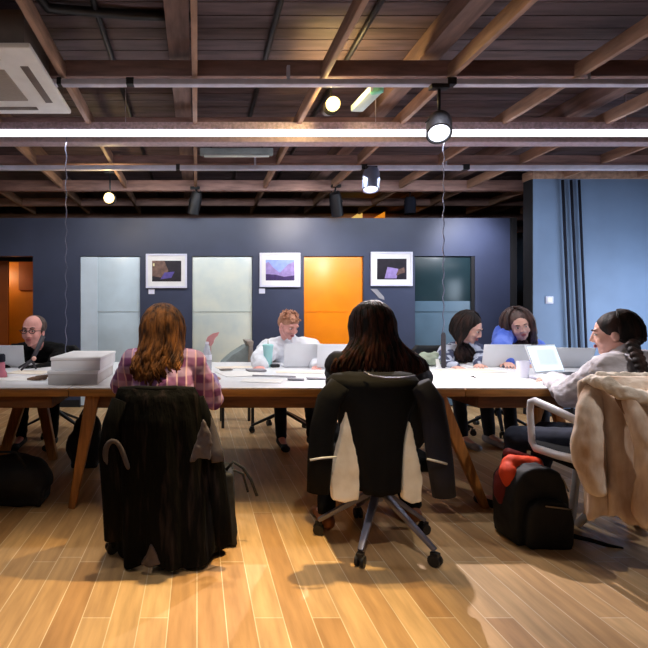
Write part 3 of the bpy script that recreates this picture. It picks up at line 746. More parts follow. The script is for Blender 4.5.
for i in range(5): q.cone(pts[i], pts[i + 1], .026 + .006 * (i in (1, 2, 3)), .032)
pts2 = [P(600, 377, 2.24), P(640, 378, 2.22), P(680, 377, 2.24)]
for i in range(2): q.cone(pts2[i], pts2[i + 1], .026, .026)
organic(q, 'fleece_collar', M['fleece'], tk, .008, 3, (.02, .03))
q = MB()
pts = [P(618, 398, 2.11), P(630, 412, 2.06), P(642, 432, 2.04)]
q.cone(pts[0], pts[1], .014, .024); q.cone(pts[1], pts[2], .024, .018)
organic(q, 'cloth_fold', M['brown_crease'], tk, .007, 3)
q = MB()
pts = [P(628, 400, 2.07), P(646, 440, 2.02), P(652, 480, 2.02), P(650, 515, 2.04)]
for i in range(3): q.cone(pts[i], pts[i + 1], .03 + .012 * i, .042 + .01 * i)
organic(q, 'sleeve', M['beige_coat'], tk, .008, 8, (.02, .09))

# ============================================================ PEOPLE
def ik(S, W, l1, l2, hint):
    S, W = V(S), V(W); d = W - S; L = min(d.length, l1 + l2 - .005); dn = d.normalized()
    a = (l1 * l1 - l2 * l2 + L * L) / (2 * L); h = math.sqrt(max(l1 * l1 - a * a, 0))
    hv = V(hint) - dn * V(hint).dot(dn)
    if hv.length < 1e-4: hv = V((0, 0, -1)) - dn * dn.z * -1
    return S + dn * a + hv.normalized() * h, S + dn * L

def hand(mb, W, d, palm, k=1.0, thumb=1, curl=.35):
    d = V(d).normalized(); n = V(palm); n = (n - d * n.dot(d)).normalized(); s = d.cross(n)
    R = Matrix((s, d, n)).transposed()
    mb.ball(W + d * .045 * k, (.038 * k, .05 * k, .015 * k), R)
    mb.ball(W + d * .065 * k, (.040 * k, .03 * k, .013 * k), R)
    for i, (o, ln) in enumerate(((-.031, .072), (-.0105, .082), (.0105, .076), (.031, .060))):
        p = W + d * (.08 * k) + s * o * k; dd = (d + s * o * 2.2).normalized(); r = .0082 * k
        for j, f in enumerate((.45, .32, .26)):
            ax = s; dd2 = (dd * math.cos(curl * (j + .3)) + n * math.sin(curl * (j + .3))).normalized()
            q = p + dd2 * ln * f * k
            mb.cone(p, q, r, r * .9, 8); p = q; r *= .9
    p = W + d * .02 * k - s * thumb * .022 * k
    q = p + (d * .6 - s * thumb * .75 + n * .25).normalized() * .04 * k
    mb.cone(p, q, .012 * k, .010 * k, 8); q2_ = q + (d * .9 - s * thumb * .25 + n * .3).normalized() * .032 * k
    mb.cone(q, q2_, .0095 * k, .008 * k, 8)

def person(label, spec):
    k = spec.get('k', 1.0); pel = V(spec['pelvis']); N = V(spec['neck']); H = V(spec['head'])
    t = thing('person', label, 'person', (pel.x, pel.y, 0), spec.get('group'))
    f = V(spec['face_dir']); f.z = 0; f.normalize(); side = V((f.y, -f.x, 0))       # person's right
    sh = spec.get('sh', .17); SL, SR = N - side * sh, N + side * sh
    SL.z -= .055; SR.z -= .055
    if 'SL' in spec: SL = V(spec['SL'])
    if 'SR' in spec: SR = V(spec['SR'])
    up = (N - pel).normalized()
    body = MB(); top = MB(); leg = MB()
    RT = Matrix((side, up.cross(side).normalized() * 1.0, up)).transposed()
    hk = k * spec.get('hk', 1)
    def torso(mb, e, neck=True):
        mb.ball(pel + up * .02, (.155 + e, .115 + e, .11 + e), RT)
        mb.ball(pel + up * .14, (.125 + e, .095 + e, .13 + e), RT)
        ch = pel.lerp(N, .66)
        mb.ball(ch, (.145 + e, .105 + e, .16 + e), RT)
        mb.ball(pel.lerp(N, .42), (.13 + e, .098 + e, .15 + e), RT)
        mid = N - up * .05
        mb.cone(SL, mid, .052 + e, .06 + e); mb.cone(SR, mid, .052 + e, .06 + e)
        mb.ball(pel.lerp(N, .85), (.13 + e, .075 + e, .07 + e), RT)
    torso(body, 0)
    RH = frame_to(spec['look'], roll=spec.get('roll', 0))
    def h(x, y, z): return H + RH @ (V((x, y, z)) * hk)
    def hs(*r): return tuple(a * hk for a in r)
    base = h(0, -.035, -.06)
    body.cone(N - up * .03, base, .056, .052 * hk)
    body.ball(h(0, -.015, .03), hs(.074, .092, .082), RH, 20, 14)
    body.ball(h(0, .018, -.02), hs(.062, .068, .08), RH, 20, 14)
    body.ball(h(0, .035, -.068), hs(.045, .043, .036), RH)
    body.ball(h(0, .062, -.094), hs(.019, .015, .015), RH)
    for s in (-1, 1):
        body.ball(h(s * .036, .055, -.03), hs(.024, .022, .024), RH)
        body.ball(h(s * .0745, -.008, -.012), hs(.009, .018, .031), RH)
        body.ball(h(s * .011, .088, -.03), hs(.008, .01, .008), RH)
    body.cone(h(0, .082, .014), h(0, .0965, -.024), .008 * hk, .0105 * hk, 10)
    body.cone(h(-.034, .070, .027), h(.034, .070, .027), .012 * hk, .012 * hk, 10)
    hands = {}
    for nm, S, W, hint in (('L', SL, spec['hl'], spec.get('el', (-side.x * .8, -side.y * .8, -.6))), ('R', SR, spec['hr'], spec.get('er', (side.x * .8, side.y * .8, -.6)))):
        E, W2 = ik(S, W, .275 * k, .25 * k, hint)
        body.cone(S, E, .045, .036); body.cone(E, W2, .036, .025)
        d = (W2 - E).normalized(); d2 = V((d.x, d.y, d.z * .3 - .05))
        hand(body, W2, d2, (0, 0, -1), k, -1 if nm == 'L' else 1, spec.get('curl', .35))
        e = spec.get('ease', .016)
        top.cone(S, E, .052 + e, .043 + e); top.cone(E, W2 - d * .015, .043 + e, .030 + e * .8)
        hands[nm] = (E, W2)
    # legs
    for s, key in ((-1, 'L'), (1, 'R')):
        hip = pel + side * s * .09 + V((0, 0, -.01))
        kn = hip + f * .40 * k + side * s * .05; kn.z = .47
        an = V(spec['foot' + key]) if ('foot' + key) in spec else kn + f * .05 + V((0, 0, -.38))
        an.z = .085
        body.cone(hip, kn, .075, .052); body.cone(kn, an, .048, .034)
        fd = V(spec.get('footdir', f)).normalized()
        toe = an + fd * .15; toe.z = .035
        body.cone(an, toe, .032, .026)
        leg.cone(hip, kn, .088, .066); leg.cone(kn, an + V((0, 0, .02)), .062, spec.get('hem', .05))
        sh_ = MB(); sh_.cone(an + V((0, 0, -.03)) - fd * .03, toe - V((0, 0, .0)), .043, .032); sh_.ball(toe + fd * .02 + V((0, 0, -.002)), (.042, .045, .03)); sh_.cone(an, an + V((0, 0, .02)), .042, .042)
        so = organic(sh_, 'shoe', M[spec.get('shoe', 'shoe_grey')], t, .008, 3)
        zmin = min((so.matrix_world @ v.co).z for v in so.data.vertices) if False else min(v.co.z for v in so.data.vertices)
        so.data.transform(Matrix.Translation((0, 0, .001 - zmin)))
    leg.ball(pel, (.17, .13, .115), RT)
    organic(body, 'body', M[spec.get('skin', 'skin')], t, .0055, 3)
    organic(leg, 'trousers', M[spec.get('trousers', 'jeans')], t, .010, 4, (.012, .06))
    torso(top, spec.get('ease', .016) + .006)
    if spec.get('collar'):
        top.cone(N - up * .02, N.lerp(base, .35), .072, .066)
    organic(top, spec.get('topname', 'shirt'), M[spec['top']], t, .008, 3, (spec.get('wr', .018), .07))
    # features
    for s in (-1, 1):
        MB().ball(h(s * .029, .0715, .006), hs(.0112, .0095, .0065), RH).build('eye', M['eyewhite'], t, smooth=True)
        MB().ball(h(s * .029, .0795, .006), hs(.0055, .003, .0052), RH).build('pupil', M['eye'], t, smooth=True)
        MB().tube([h(s * .014, .086, .027), h(s * .03, .086, .032), h(s * .045, .072, .028)], [.003 * hk, .004 * hk, .002 * hk], 6).build('eyebrow', M[spec['hairmat']], t, smooth=True)
    lp = MB(); lp.ball(h(0, .0845, -.054), hs(.021, .008, .0045), RH); lp.ball(h(0, .0845, -.062), hs(.018, .009, .006), RH)
    lp.build('lips', M['lips'], t, smooth=True)
    return t, h, hs, RH, N, up, side, f

def hair_cap(q, h, hs, RH, vol=1.0, hl=0.0):
    g = .014 * vol
    q.ball(h(0, -.036, .044), hs(.078 + g, .088 + g, .080 + g), RH, 20, 14)
    q.ball(h(0, -.045, .0), hs(.074 + g, .068 + g, .085 + g), RH, 20, 14)
    for s in (-1, 1): q.ball(h(s * .058, -.02, -.002), hs(.022 + g, .045, .055), RH)

def strands(h, hs, RH, H, n, end, wave=.01, r=.009, amin=55, seed=1, vol=.16, c=0.004):
    """end(a, u) -> world end point for strand at angle a"""
    rnd = random.Random(seed); q = MB()
    for i in range(n):
        a = math.radians(amin + (360 - 2 * amin) * (i + rnd.random()) / n)     # measured from the face direction
        lay = rnd.random()
        rr = 1.0 + vol * lay
        pts = []
        for j in range(6):
            b = j / 5 * PI / 2 * 1.08 + .12
            pts.append(h((.080 + c) * rr * math.sin(b) * math.sin(a), -.036 + (.092 + c) * rr * math.sin(b) * math.cos(a), .044 + (.084 + c) * (1 + (rr - 1) * .5) * math.cos(b) - .05 * (j / 5) ** 2))
        e = V(end(a, lay)); p0 = pts[-1]; dv = (pts[-1] - pts[-2]).normalized(); L = (e - p0).length
        c1 = p0 + dv * L * .35; c2 = e + V((0, 0, L * .35))
        ph = rnd.uniform(0, 6.28); kf = rnd.uniform(8, 14)
        m = 9
        for j in range(1, m + 1):
            s = j / m
            p = p0 * (1 - s) ** 3 + c1 * 3 * s * (1 - s) ** 2 + c2 * 3 * s * s * (1 - s) + e * s ** 3
            w = wave * s
            pts.append(p + V((math.sin(ph + kf * s) * w, math.cos(ph + kf * s * .8) * w, 0)))
        mm = len(pts); rs = [r * (.6 + .5 * min(1, k2 / 4)) * (1 if k2 < mm * .75 else 1 - (k2 - mm * .75) / (mm * .25) * .8) for k2 in range(mm)]
        q.tube(pts, rs, 5)
    return q

def finish_hair(q, caps, m, t, name='hair'):
    # cap remeshed, strands kept; both in one mesh
    o1 = organic(caps, name, M[m], t, .008, 3)
    me = q.mesh('hs')
    bm = bmesh.new(); bm.from_mesh(o1.data)
    off = -origin(t)
    me.transform(Matrix.Translation(off))
    bm.from_mesh(me); bmesh.ops.recalc_face_normals(bm, faces=bm.faces[:]) if False else None
    bm.to_mesh(o1.data); bm.free()
    for p in o1.data.polygons: p.use_smooth = True
    return o1

# --- woman in plaid, back to camera
H = P(163, 334, 2.74)
t, h, hs, RH, N, up, side, f = person('person in pink and purple plaid shirt with long wavy brown hair, seen from behind', dict(
    pelvis=(-.18, 2.53, .52), neck=P(163, 353, 2.68), head=H, look=(.05, 1, -.25), face_dir=(0, 1, 0), sh=.165,
    hl=P(140, 376, 3.12), hr=P(211, 378, 3.03), el=(-.8, -.3, -.7), er=(.35, -.3, -.9), top='plaid', hairmat='hair_brown', ease=.022, wr=.02, trousers='jeans', shoe='sole', collar=True))
base_x = H.x
q = strands(h, hs, RH, H, 260, lambda a, u: V((base_x + (-.025) + .112 * math.sin(a) * (.8 + .3 * u), 2.50 + .05 * abs(math.sin(a)), .80 + .03 * abs(math.sin(a)) + .05 * u)), .018, .0085, 66, 4, c=.030)
caps = MB(); hair_cap(caps, h, hs, RH, 2.4)
caps.cone(H + V((-.005, -.07, -.02)), V((H.x - .02, 2.58, .90)), .10, .07)
finish_hair(q, caps, 'hair_brown', t)

# --- woman with long dark hair, back to camera
H = P(370, 331, 2.72)
t, h, hs, RH, N, up, side, f = person('person with long straight dark hair spread over the shoulders, seen from behind', dict(
    pelvis=(.94, 2.53, .52), neck=P(371, 355, 2.64), head=H, look=(0, 1, -.3), face_dir=(0, 1, 0), sh=.175,
    hl=P(352, 378, 3.08), hr=P(412, 378, 3.06), el=(-1, -.2, -.4), er=(1, -.2, -.4), top='navy_cloth', hairmat='hair_dark', ease=.02, trousers='black_cloth', shoe='shoe_brown',
    footL=P(326, 505, 2.66), footR=P(412, 508, 2.75)))
q = strands(h, hs, RH, H, 300, lambda a, u: V((H.x + .25 * math.sin(a) * (.7 + .35 * u), 2.49 + .10 * abs(math.sin(a)) - .02 * u, .845 + .04 * u)), .007, .0095, 60, 8, c=.026)
caps = MB(); hair_cap(caps, h, hs, RH, 2.0)
caps.cone(H + V((0, -.055, -.03)), V((H.x, 2.60, .93)), .095, .075)
for s in (-1, -.5, .5, 1): caps.cone(H + V((s * .05, -.05, -.04)), V((H.x + s * .16, 2.60, .90)), .07, .05)
finish_hair(q, caps, 'hair_dark', t)

# --- person at right edge with braid
H = P(613, 334, 2.66)
t, h, hs, RH, N, up, side, f = person('person with dark braided hair and loose pale grey shirt, in profile with arm on table', dict(
    pelvis=(2.16, 2.50, .52), neck=P(627, 358, 2.60), head=H, look=(-.76, .64, -.14), face_dir=(-.42, .9, 0), sh=.165,
    hl=P(552, 380, 2.98), hr=P(600, 372, 3.2), el=(-.5, -.6, -.7), er=(.6, 0, -.8), top='linen', hairmat='hair_black', ease=.035, wr=.035, collar=True, trousers='jeans', shoe='sole'))
caps = MB(); caps.ball(h(0, -.024, .040), hs(.086, .094, .086), RH, 20, 14); caps.ball(h(0, -.06, .0), hs(.08, .062, .085), RH, 20, 14)
finish_hair(strands(h, hs, RH, H, 90, lambda a, u: h(.015 * math.sin(a), -.105, -.03 - .015 * u), .001, .0055, 84, 5, vol=.03, c=.004), caps, 'hair_black', t)
q = MB()
pts = [h(0, -.11, -.03), P(632, 345, 2.5), P(639, 360, 2.42), P(645, 378, 2.38), P(650, 398, 2.37)]
for i in range(24):
    s = i / 23 * (len(pts) - 1); j = min(int(s), len(pts) - 2); p = pts[j].lerp(pts[j + 1], s - j)
    q.ball(p + V((.012 * (1 if i % 2 else -1), 0, 0)), (.026 * (1 - .02 * i), .022, .022), Euler((0, .6 * (1 if i % 2 else -1), 0)).to_matrix(), 10, 7)
organic(q, 'braid', M['hair_black'], t, .005, 1)

# --- bald man with glasses
H = P(33, 331, 4.12)
t, h, hs, RH, N, up, side, f = person('balding man with glasses and black jumper behind the left laptop', dict(
    pelvis=(-1.44, 4.78, .52), neck=P(38, 346, 4.36), head=H, look=(-.06, -1, -.06), face_dir=(0, -1, 0), sh=.205, hk=1.16, k=1.0,
    hl=P(26, 371, 3.92), hr=P(6, 370, 3.95), top='black_cloth', hairmat='hair_grey', ease=.022, collar=True, trousers='black_cloth', shoe='sole', skin='skin_rosy'))
caps = MB()
caps.ball(h(0, -.046, .036), hs(.085, .084, .080), RH, 20, 14)
for s in (-1, 1): caps.ball(h(s * .066, -.012, .012), hs(.018, .03, .04), RH)
organic(caps, 'hair', M['hair_grey'], t, .006, 3)
g = MB()
for s in (-1, 1):
    g.tube([h(s * .031 + .021 * math.cos(a), .094, .004 + .015 * math.sin(a)) for a in [2 * PI * i / 14 for i in range(15)]], .0026 * 1.14, 6)
    g.tube([h(s * .052, .092, .008), h(s * .074, .07, .008), h(s * .082, .0, .002)], .0026, 6)
g.tube([h(-.01, .094, .008), h(.01, .094, .008)], .0026, 6)
g.build('glasses', M['black_plastic'], t, smooth=True)

# --- man in white shirt
H = P(289, 325, 4.30)
t, h, hs, RH, N, up, side, f = person('person with short auburn hair and loose white shirt, head bowed, at centre', dict(
    pelvis=(.87, 4.76, .52), neck=P(290, 343, 4.44), head=H, look=(.4, -.85, -.5), face_dir=(.05, -1, 0), sh=.19, hk=1.05,
    hl=P(318, 370, 3.86), hr=P(258, 371, 3.84), el=(1, .1, -.3), er=(-1, .1, -.3), top='white_cloth', hairmat='hair_red', ease=.045, wr=.03, collar=True, skin='skin_rosy', trousers='jeans', shoe='sole'))
caps = MB()
caps.ball(h(0, -.02, .045), hs(.084, .094, .075), RH, 20, 14); caps.ball(h(0, -.05, .01), hs(.08, .062, .08), RH, 20, 14)
rr = random.Random(5)
q = MB()
for i in range(70):
    a = rr.uniform(0, 6.28); b = rr.uniform(0, 1.2)
    n_ = V((math.sin(b) * math.cos(a), math.sin(b) * math.sin(a), math.cos(b)))
    p = V((0, -.02, .045)) + V((n_.x * .08, n_.y * .09, n_.z * .072))
    q.tube([h(*p), h(*(p + n_ * .014 + V((.004, .006, 0)))), h(*(p + n_ * .02 + V((.012, .02, -.004))))], [.008, .006, .002], 5)
finish_hair(q, caps, 'hair_red', t)

# --- patterned top
H = P(470, 329, 4.28)
t, h, hs, RH, N, up, side, f = person('person with long dark hair and grey white patterned top, looking down at laptop', dict(
    pelvis=(2.44, 4.80, .52), neck=P(463, 347, 4.46), head=H, look=(.62, -.75, -.42), face_dir=(.2, -1, 0), sh=.165, hk=1.06,
    hl=P(480, 366, 4.0), hr=P(455, 367, 3.98), top='patterned', hairmat='hair_black', ease=.03, trousers='jeans', shoe='shoe_grey'))
caps = MB(); hair_cap(caps, h, hs, RH, 1.0)
finish_hair(strands(h, hs, RH, H, 160, lambda a, u: V((H.x - .02 + .10 * math.cos(a + 2.6) * 1.1, H.y + .07 + .07 * math.sin(a + 2.6), H.z - .30 + .05 * u)), .014, .0085, 56, 6, c=.014), caps, 'hair_black', t)

# --- blue top
H = P(519, 326, 4.32)
t, h, hs, RH, N, up, side, f = person('person with wavy brown hair and bright blue top, leaning to one side', dict(
    pelvis=(3.05, 4.82, .52), neck=P(517, 343, 4.46), head=H, look=(-.3, -.93, -.2), roll=.22, face_dir=(-.1, -1, 0), sh=.165, hk=1.08,
    SR=P(504, 334, 4.42), hl=P(530, 371, 3.92), hr=P(508, 371, 3.9), er=(-1, 0, .1), top='blue_cloth', hairmat='hair_mid', ease=.035, trousers='jeans', shoe='shoe_grey'))
caps = MB(); hair_cap(caps, h, hs, RH, 1.0)
finish_hair(strands(h, hs, RH, H, 170, lambda a, u: V((H.x + .07 - .13 * math.sin(a) * (.8 + .3 * u), H.y + .06 + .05 * math.cos(a), H.z - .27 + .05 * u + -.0)), .03, .011, 54, 9, vol=.3, c=.016), caps, 'hair_mid', t)

# ============================================================ THINGS ON THE TABLES
def laptop(label, c, yaw, w=.33, d=.22, lean=.25, screen='screen', hgt=.21, win=False):
    t = thing('laptop', label, 'laptop', (c[0], c[1], ZT), 'laptops on the tables')
    R = Rz(yaw); O = V((c[0], c[1], ZT))
    def W(x, y, z): return O + R @ V((x, y, z))
    MB().box(W(0, -d / 2, .009), (w, d, .016), R).build('base', M['lid'], t, bevel=.004)
    MB().box(W(0, -d * .42, .0185), (w * .88, d * .5, .003), R).build('keyboard', M['keys'], t)
    RL = R @ Matrix.Rotation(-lean, 3, 'X')
    cc = W(0, .006, .016) + RL @ V((0, 0, hgt / 2))
    MB().box(cc, (w, .009, hgt), RL).build('lid', M['lid'], t, bevel=.003)
    s = MB().box(cc + RL @ V((0, -.006, 0)), (w * .93, .002, hgt * .88), RL).build('screen', M[screen], t)
    if win:
        MB().box(cc + RL @ V((w * .05, -.0075, .01)), (w * .6, .001, hgt * .55), RL).build('window', M['screen_win'], s)
    return t
laptop('white laptop with lid towards us in front of the man in glasses', (P(8, 0, 4.0).x, 3.98), PI, .30, .2, .22, 'keys', .175)
laptop('pale laptop in front of the person in white shirt', (P(303, 0, 3.95).x, 3.98), PI + .02, .31, .2, .25, 'keys', .19)
laptop('white laptop with lid towards us in front of the blue top person', (P(506, 0, 3.98).x, 4.0), PI, .385, .22, .2, 'keys', .18)
laptop('white laptop behind the one with the lit screen, lid slanting', (P(565, 0, 4.0).x, 3.98), PI - .15, .34, .22, .45, 'keys', .17)
laptop('open laptop with bright lit screen by the person with braid', (P(556, 0, 3.45).x, 3.5), .4, .34, .22, .35, 'screen', .21, True)
laptop('white laptop lid half hidden by the long straight dark hair', (P(335, 0, 3.8).x, 3.85), PI - .1, .26, .2, .15, 'keys', .19)

# boxes
for i, (z, dx, dy, hh, lab, m_) in enumerate(((ZT + .001, 0, 0, .085, 'flat white cardboard box, bottom of the stack on the left table', 'card_grey'), (ZT + .088, .01, .03, .08, 'flat white cardboard box, on top of the stack on the left table', 'card'))):
    x0_, x1_ = -.93 + dx, -.62 + dx; y0_, y1_ = 3.0 + dy, 3.56 + dy
    t = thing('cardboard_box', lab, 'box', ((x0_ + x1_) / 2, (y0_ + y1_) / 2, z), 'white boxes stacked on the table')
    MB().b2((x0_, y0_, z), (x1_, y1_, z + hh - .018)).build('tray', M[m_], t, bevel=.003)
    MB().b2((x0_ - .004, y0_ - .004, z + hh - .02), (x1_ + .004, y1_ + .004, z + hh)).build('lid', M['card'], t, bevel=.003)
# papers
rp = random.Random(11)
def sheet(px, py, w, d, rot, m_, label, z=.0015, th=.002, grp='loose papers on the tables'):
    Y = (CH - ZT) * F / (py - HY); c = P(px, py, Y)
    o = MB().box((0, 0, 0), (w, d, th)).build('paper_sheet', M[m_], None)
    o.location = (c.x, c.y, ZT + z + th / 2); o.rotation_euler = (0, 0, rot)
    return tag(o, label, 'paper', grp)
sheet(12, 379, .30, .22, .1, 'paper', 'white sheet of paper near the pink bottle at the table edge')
sheet(30, 372.5, .30, .21, -.2, 'paper_cream', 'cream sheet of paper in front of the man in glasses')
sheet(240, 374, .3, .3, .25, 'paper', 'white sheet of paper beside the plaid shirt person, before the bottle')
sheet(262, 381, .26, .17, -.25, 'paper', 'white sheet of paper nearest the front edge at the central table')
sheet(300, 372.5, .36, .12, -.1, 'paper_cream', 'cream strip of paper in front of the pale central laptop')
sheet(236, 367.5, .34, .14, .2, 'paper_cream', 'cream leaflet behind the loose sheets left of the mint cup')
sheet(470, 371, .42, .26, .15, 'paper_cream', 'cream sheet of paper before the patterned top person')
sheet(500, 378, .36, .2, -.2, 'paper', 'white sheet of paper in front of the clear tumbler')
sheet(452, 377, .30, .21, -.35, 'paper', 'white sheet of paper beside the elbow of the long-haired person')
sheet(480, 367, .26, .14, .0, 'paper', 'white notepad sheet under the hand of the patterned top person')
# dark grey bits between the papers
def slab(name, label, cat, px, py, w, d, h_, rot, m_, z=.004, bev=.003):
    Y = (CH - ZT) * F / (py - HY); c = P(px, py, Y)
    o = MB().box((0, 0, 0), (w, d, h_)).build(name, M[m_], None, bevel=bev)
    o.location = (c.x, c.y, ZT + z + h_ / 2); o.rotation_euler = (0, 0, rot)
    return tag(o, label, cat)
slab('notebook', 'grey notebook lying left of the mint cup', 'notebook', 256, 371.5, .14, .10, .014, .15, 'paper_grey')
slab('ruler', 'long grey ruler lying among the papers at the centre', 'ruler', 274, 377, .30, .03, .006, -.22, 'paper_grey', .005, .001)
slab('phone', 'grey phone lying near the front edge beside the dark haired person', 'phone', 318, 379.5, .15, .07, .009, -.1, 'paper_grey')
slab('wallet', 'small grey wallet lying between the ruler and the phone', 'wallet', 296, 380.5, .11, .05, .01, -.2, 'paper_grey')
slab('notebook', 'dark notebook on the cream leaflet near the bottle', 'notebook', 226, 370.5, .10, .05, .006, .3, 'slot', .005)
sl = slab('computer_mouse', 'small black computer mouse at the foot of the mint cup', 'mouse', 275, 367.5, .075, .05, .028, .2, 'black_plastic', .001, .011)
slab('notebook', 'slim blue-grey notebook before the lit laptop screen', 'notebook', 545, 379, .2, .1, .012, .25, 'rail')

# mint cup
Y = 4.02; c = P(268, 0, Y); c.z = ZT
t = thing('cup', 'tall mint green paper cup beside the white shirt person', 'cup', c)
MB().lathe([(.030, 0), (.032, .004), (.037, .1), (.044, .178), (.040, .178), (.035, .1), (.029, .008)], c, 28).build('cup_body', M['mint'], t, smooth=True, ang=50)
MB().lathe([(.041, .172), (.047, .174), (.046, .186), (.036, .192)], c, 28).build('lid', M['mint'], t, smooth=True, ang=50)
MB().tube([c + V((0, 0, .19)), c + V((.002, 0, .235))], .006, 8).build('straw', M['white_plastic'], t, smooth=True)
# bottle with pink feather
Y = 3.72; c = P(207, 0, Y); c.z = ZT
t = thing('bottle', 'clear plastic bottle standing beside the plaid shirt person', 'bottle', c)
MB().lathe([(.030, 0), (.036, .006), (.037, .08), (.036, .13), (.022, .175), (.013, .2), (.013, .215)], c, 24).build('bottle_body', M['glassy'], t, smooth=True, ang=60)
MB().lathe([(.0375, .09), (.0380, .092), (.0380, .128), (.0375, .13)], c, 24).build('label_band', M['label_white'], t, smooth=True, ang=40)
MB().lathe([(.014, .21), (.014, .225), (.011, .228)], c, 16).build('cap', M['label_white'], t, smooth=True, ang=40)
o = MB().prism([P(206, 341, Y + .05), P(207.5, 337, Y + .05), P(213, 333.5, Y + .05), P(219.5, 332, Y + .05), P(217.5, 336, Y + .05), P(214.5, 338, Y + .05), P(213.5, 343, Y + .05), P(211, 346.5, Y + .05), P(208, 344.5, Y + .05)], (0, .012, 0))
ft = thing('feather', 'dusty pink feather standing up behind the clear bottle', 'feather', (c.x + .02, Y + .05, ZT))
o.build('vane', M['dusty_pink'], ft, bevel=.002)
MB().tube([V((c.x + .02, Y + .056, ZT)), P(211, 345, Y + .056), P(218, 333, Y + .056)], .003, 6).build('quill', M['dusty_pink'], ft, smooth=True)
# pink bottle at left edge
Y = 3.35; c = P(1, 0, Y); c.z = ZT
t = thing('bottle', 'pink bottle with dark cap at the left edge of the table', 'bottle', c)
MB().lathe([(.038, 0), (.042, .005), (.040, .03), (.028, .05), (.026, .10), (.022, .11)], c, 24).build('bottle_body', M['pink'], t, smooth=True, ang=50)
MB().lathe([(.024, .108), (.03, .112), (.029, .155), (.02, .165)], c, 24).build('cap', M['navy_cloth'], t, smooth=True, ang=50)
# brown pouch
q = MB(); c = P(37, 380, 3.2); c.z = ZT
q.ball(c + V((0, 0, .014)), (.055, .03, .013)); q.cone(c + V((-.06, 0, .010)), c + V((.05, .01, .018)), .008, .016); q.cone(c + V((.0, -.01, .018)), c + V((.065, 0, .03)), .014, .012)
tag(organic(q, 'pouch', M['brown_leather'], None, .005, 2, (.008, .02)), 'crumpled dark brown pouch lying at the front edge of the left table', 'pouch')
# tripod
t = thing('tripod', 'dark grey leaning folded tripod in front of the man in glasses', 'tripod', (P(26, 0, 3.8).x, 3.8, ZT))
ft_ = [P(21, 371.5, 3.72), P(36, 370, 3.80), P(19, 368.5, 3.9)]
for p_ in ft_: p_.z = ZT + .008
kk = P(32, 360, 3.78)
MB().tube([kk, P(38, 348, 3.84), P(43, 336.5, 3.9)], [.016, .018, .02], 10).build('shaft', M['keys'], t, smooth=True)
for p_ in ft_: MB().tube([kk, p_], [.012, .008], 8).build('leg', M['keys'], t, smooth=True)
MB().ball(P(34, 358.5, 3.76), .018).build('knob', M['skin'], t, smooth=True)
# clear tumbler
Y = 3.30; c = P(523, 0, Y); c.z = ZT
t = tag(MB().lathe([(.030, 0), (.033, .004), (.040, .12), (.037, .12), (.031, .01), (.01, .008)], c, 28).build('tumbler', M['glassy'], None, smooth=True, ang=50), 'clear tumbler standing in front of the laptop lids', 'tumbler')
# small white card by hanging cable
c = P(439, 360, 3.95)
o = MB().prism([(c.x - .018, 3.95, ZT + .001), (c.x + .018, 3.95, ZT + .001), (c.x + .012, 3.98, ZT + .07), (c.x - .012, 3.98, ZT + .07)], (0, .004, 0))
tag(o.build('tent_card', M['paper'], None), 'small white card standing beside the hanging cable post', 'card')
# sage cloth bag
q = MB(); c = P(427, 0, 4.1)
q.ball((c.x, 4.1, ZT + .06), (.09, .07, .055)); q.cone((c.x - .06, 4.1, ZT + .05), (c.x + .07, 4.1, ZT + .09), .045, .03); q.ball((c.x + .06, 4.08, ZT + .035), (.05, .05, .034))
tag(organic(q, 'scarf', M['sage'], None, .008, 3, (.03, .05)), 'crumpled sage green scarf lying behind the long-haired person', 'scarf')
# side-on grey chair behind the table with cloth
t = thing('side_chair', 'grey-green draped chair seen side-on behind the table, before the pale door', 'chair', (.46, 5.0, 0))
q = MB().prism([P(222, 364, 5.0), P(232, 355, 5.0), P(246, 346, 5.0), P(249, 346, 5.0), P(249, 380, 5.0), P(218, 380, 5.0)], (0, .35, 0))
q.build('draped_cloth', M['greygreen'], t, bevel=.012)
MB().prism([P(246, 341, 4.97), P(254, 341, 4.97), P(253, 347, 4.97), P(254, 380, 4.97), P(247.5, 380, 4.97), P(249, 347, 4.97)], (0, .4, 0)).build('backrest', M['grille'], t, bevel=.01)
MB().b2((.24, 4.98, .47), (.62, 5.4, .51)).build('seat', M['black_plastic'], t, bevel=.01)
for x_ in (.27, .58):
    for y_ in (5.02, 5.36): MB().b2((x_ - .015, y_ - .015, 0), (x_ + .015, y_ + .015, .475)).build('leg', M['black_metal'], t)

# ============================================================ FLOOR THINGS
# backpack
bx0 = P(535, 0, 2.52).x
DOME = [(-.9, .0), (-1, .06), (-1, .24), (-.9, .32), (-.66, .38), (-.3, .405), (.3, .405), (.66, .38), (.9, .32), (1, .24), (1, .06), (.9, .0)]
t = thing('backpack', 'black backpack with bright orange top panel on the floor under the table', 'backpack', (bx0, 2.55, 0))
q = MB().prism([(bx0 - .01 + .142 * sx, 2.45, z * .98) for sx, z in DOME], (0, .2, 0))
organic(q, 'main_body', M['bag_black'], t, .008, 20, (.012, .08))
q = MB().prism([(bx0 + .005 + .118 * sx, 2.405, z * .62) for sx, z in DOME], (0, .1, 0))
organic(q, 'front_pocket', M['bag_black'], t, .008, 22, (.01, .08))
q = MB(); 
q.cone((bx0 - .08, 2.58, .375), (bx0 + .05, 2.60, .37), .055, .045); q.ball((bx0 - .12, 2.55, .33), (.045, .06, .07))
organic(q, 'orange_panel', M['bag_orange'], t, .008, 6, (.012, .05))
q = MB(); q.cone((bx0 - .06, 2.64, .42), (bx0 + .1, 2.64, .37), .03, .03); q.ball((bx0 - .145, 2.58, .26), (.025, .05, .1)); 
organic(q, 'red_side', M['bag_red'], t, .008, 4, (.01, .05))
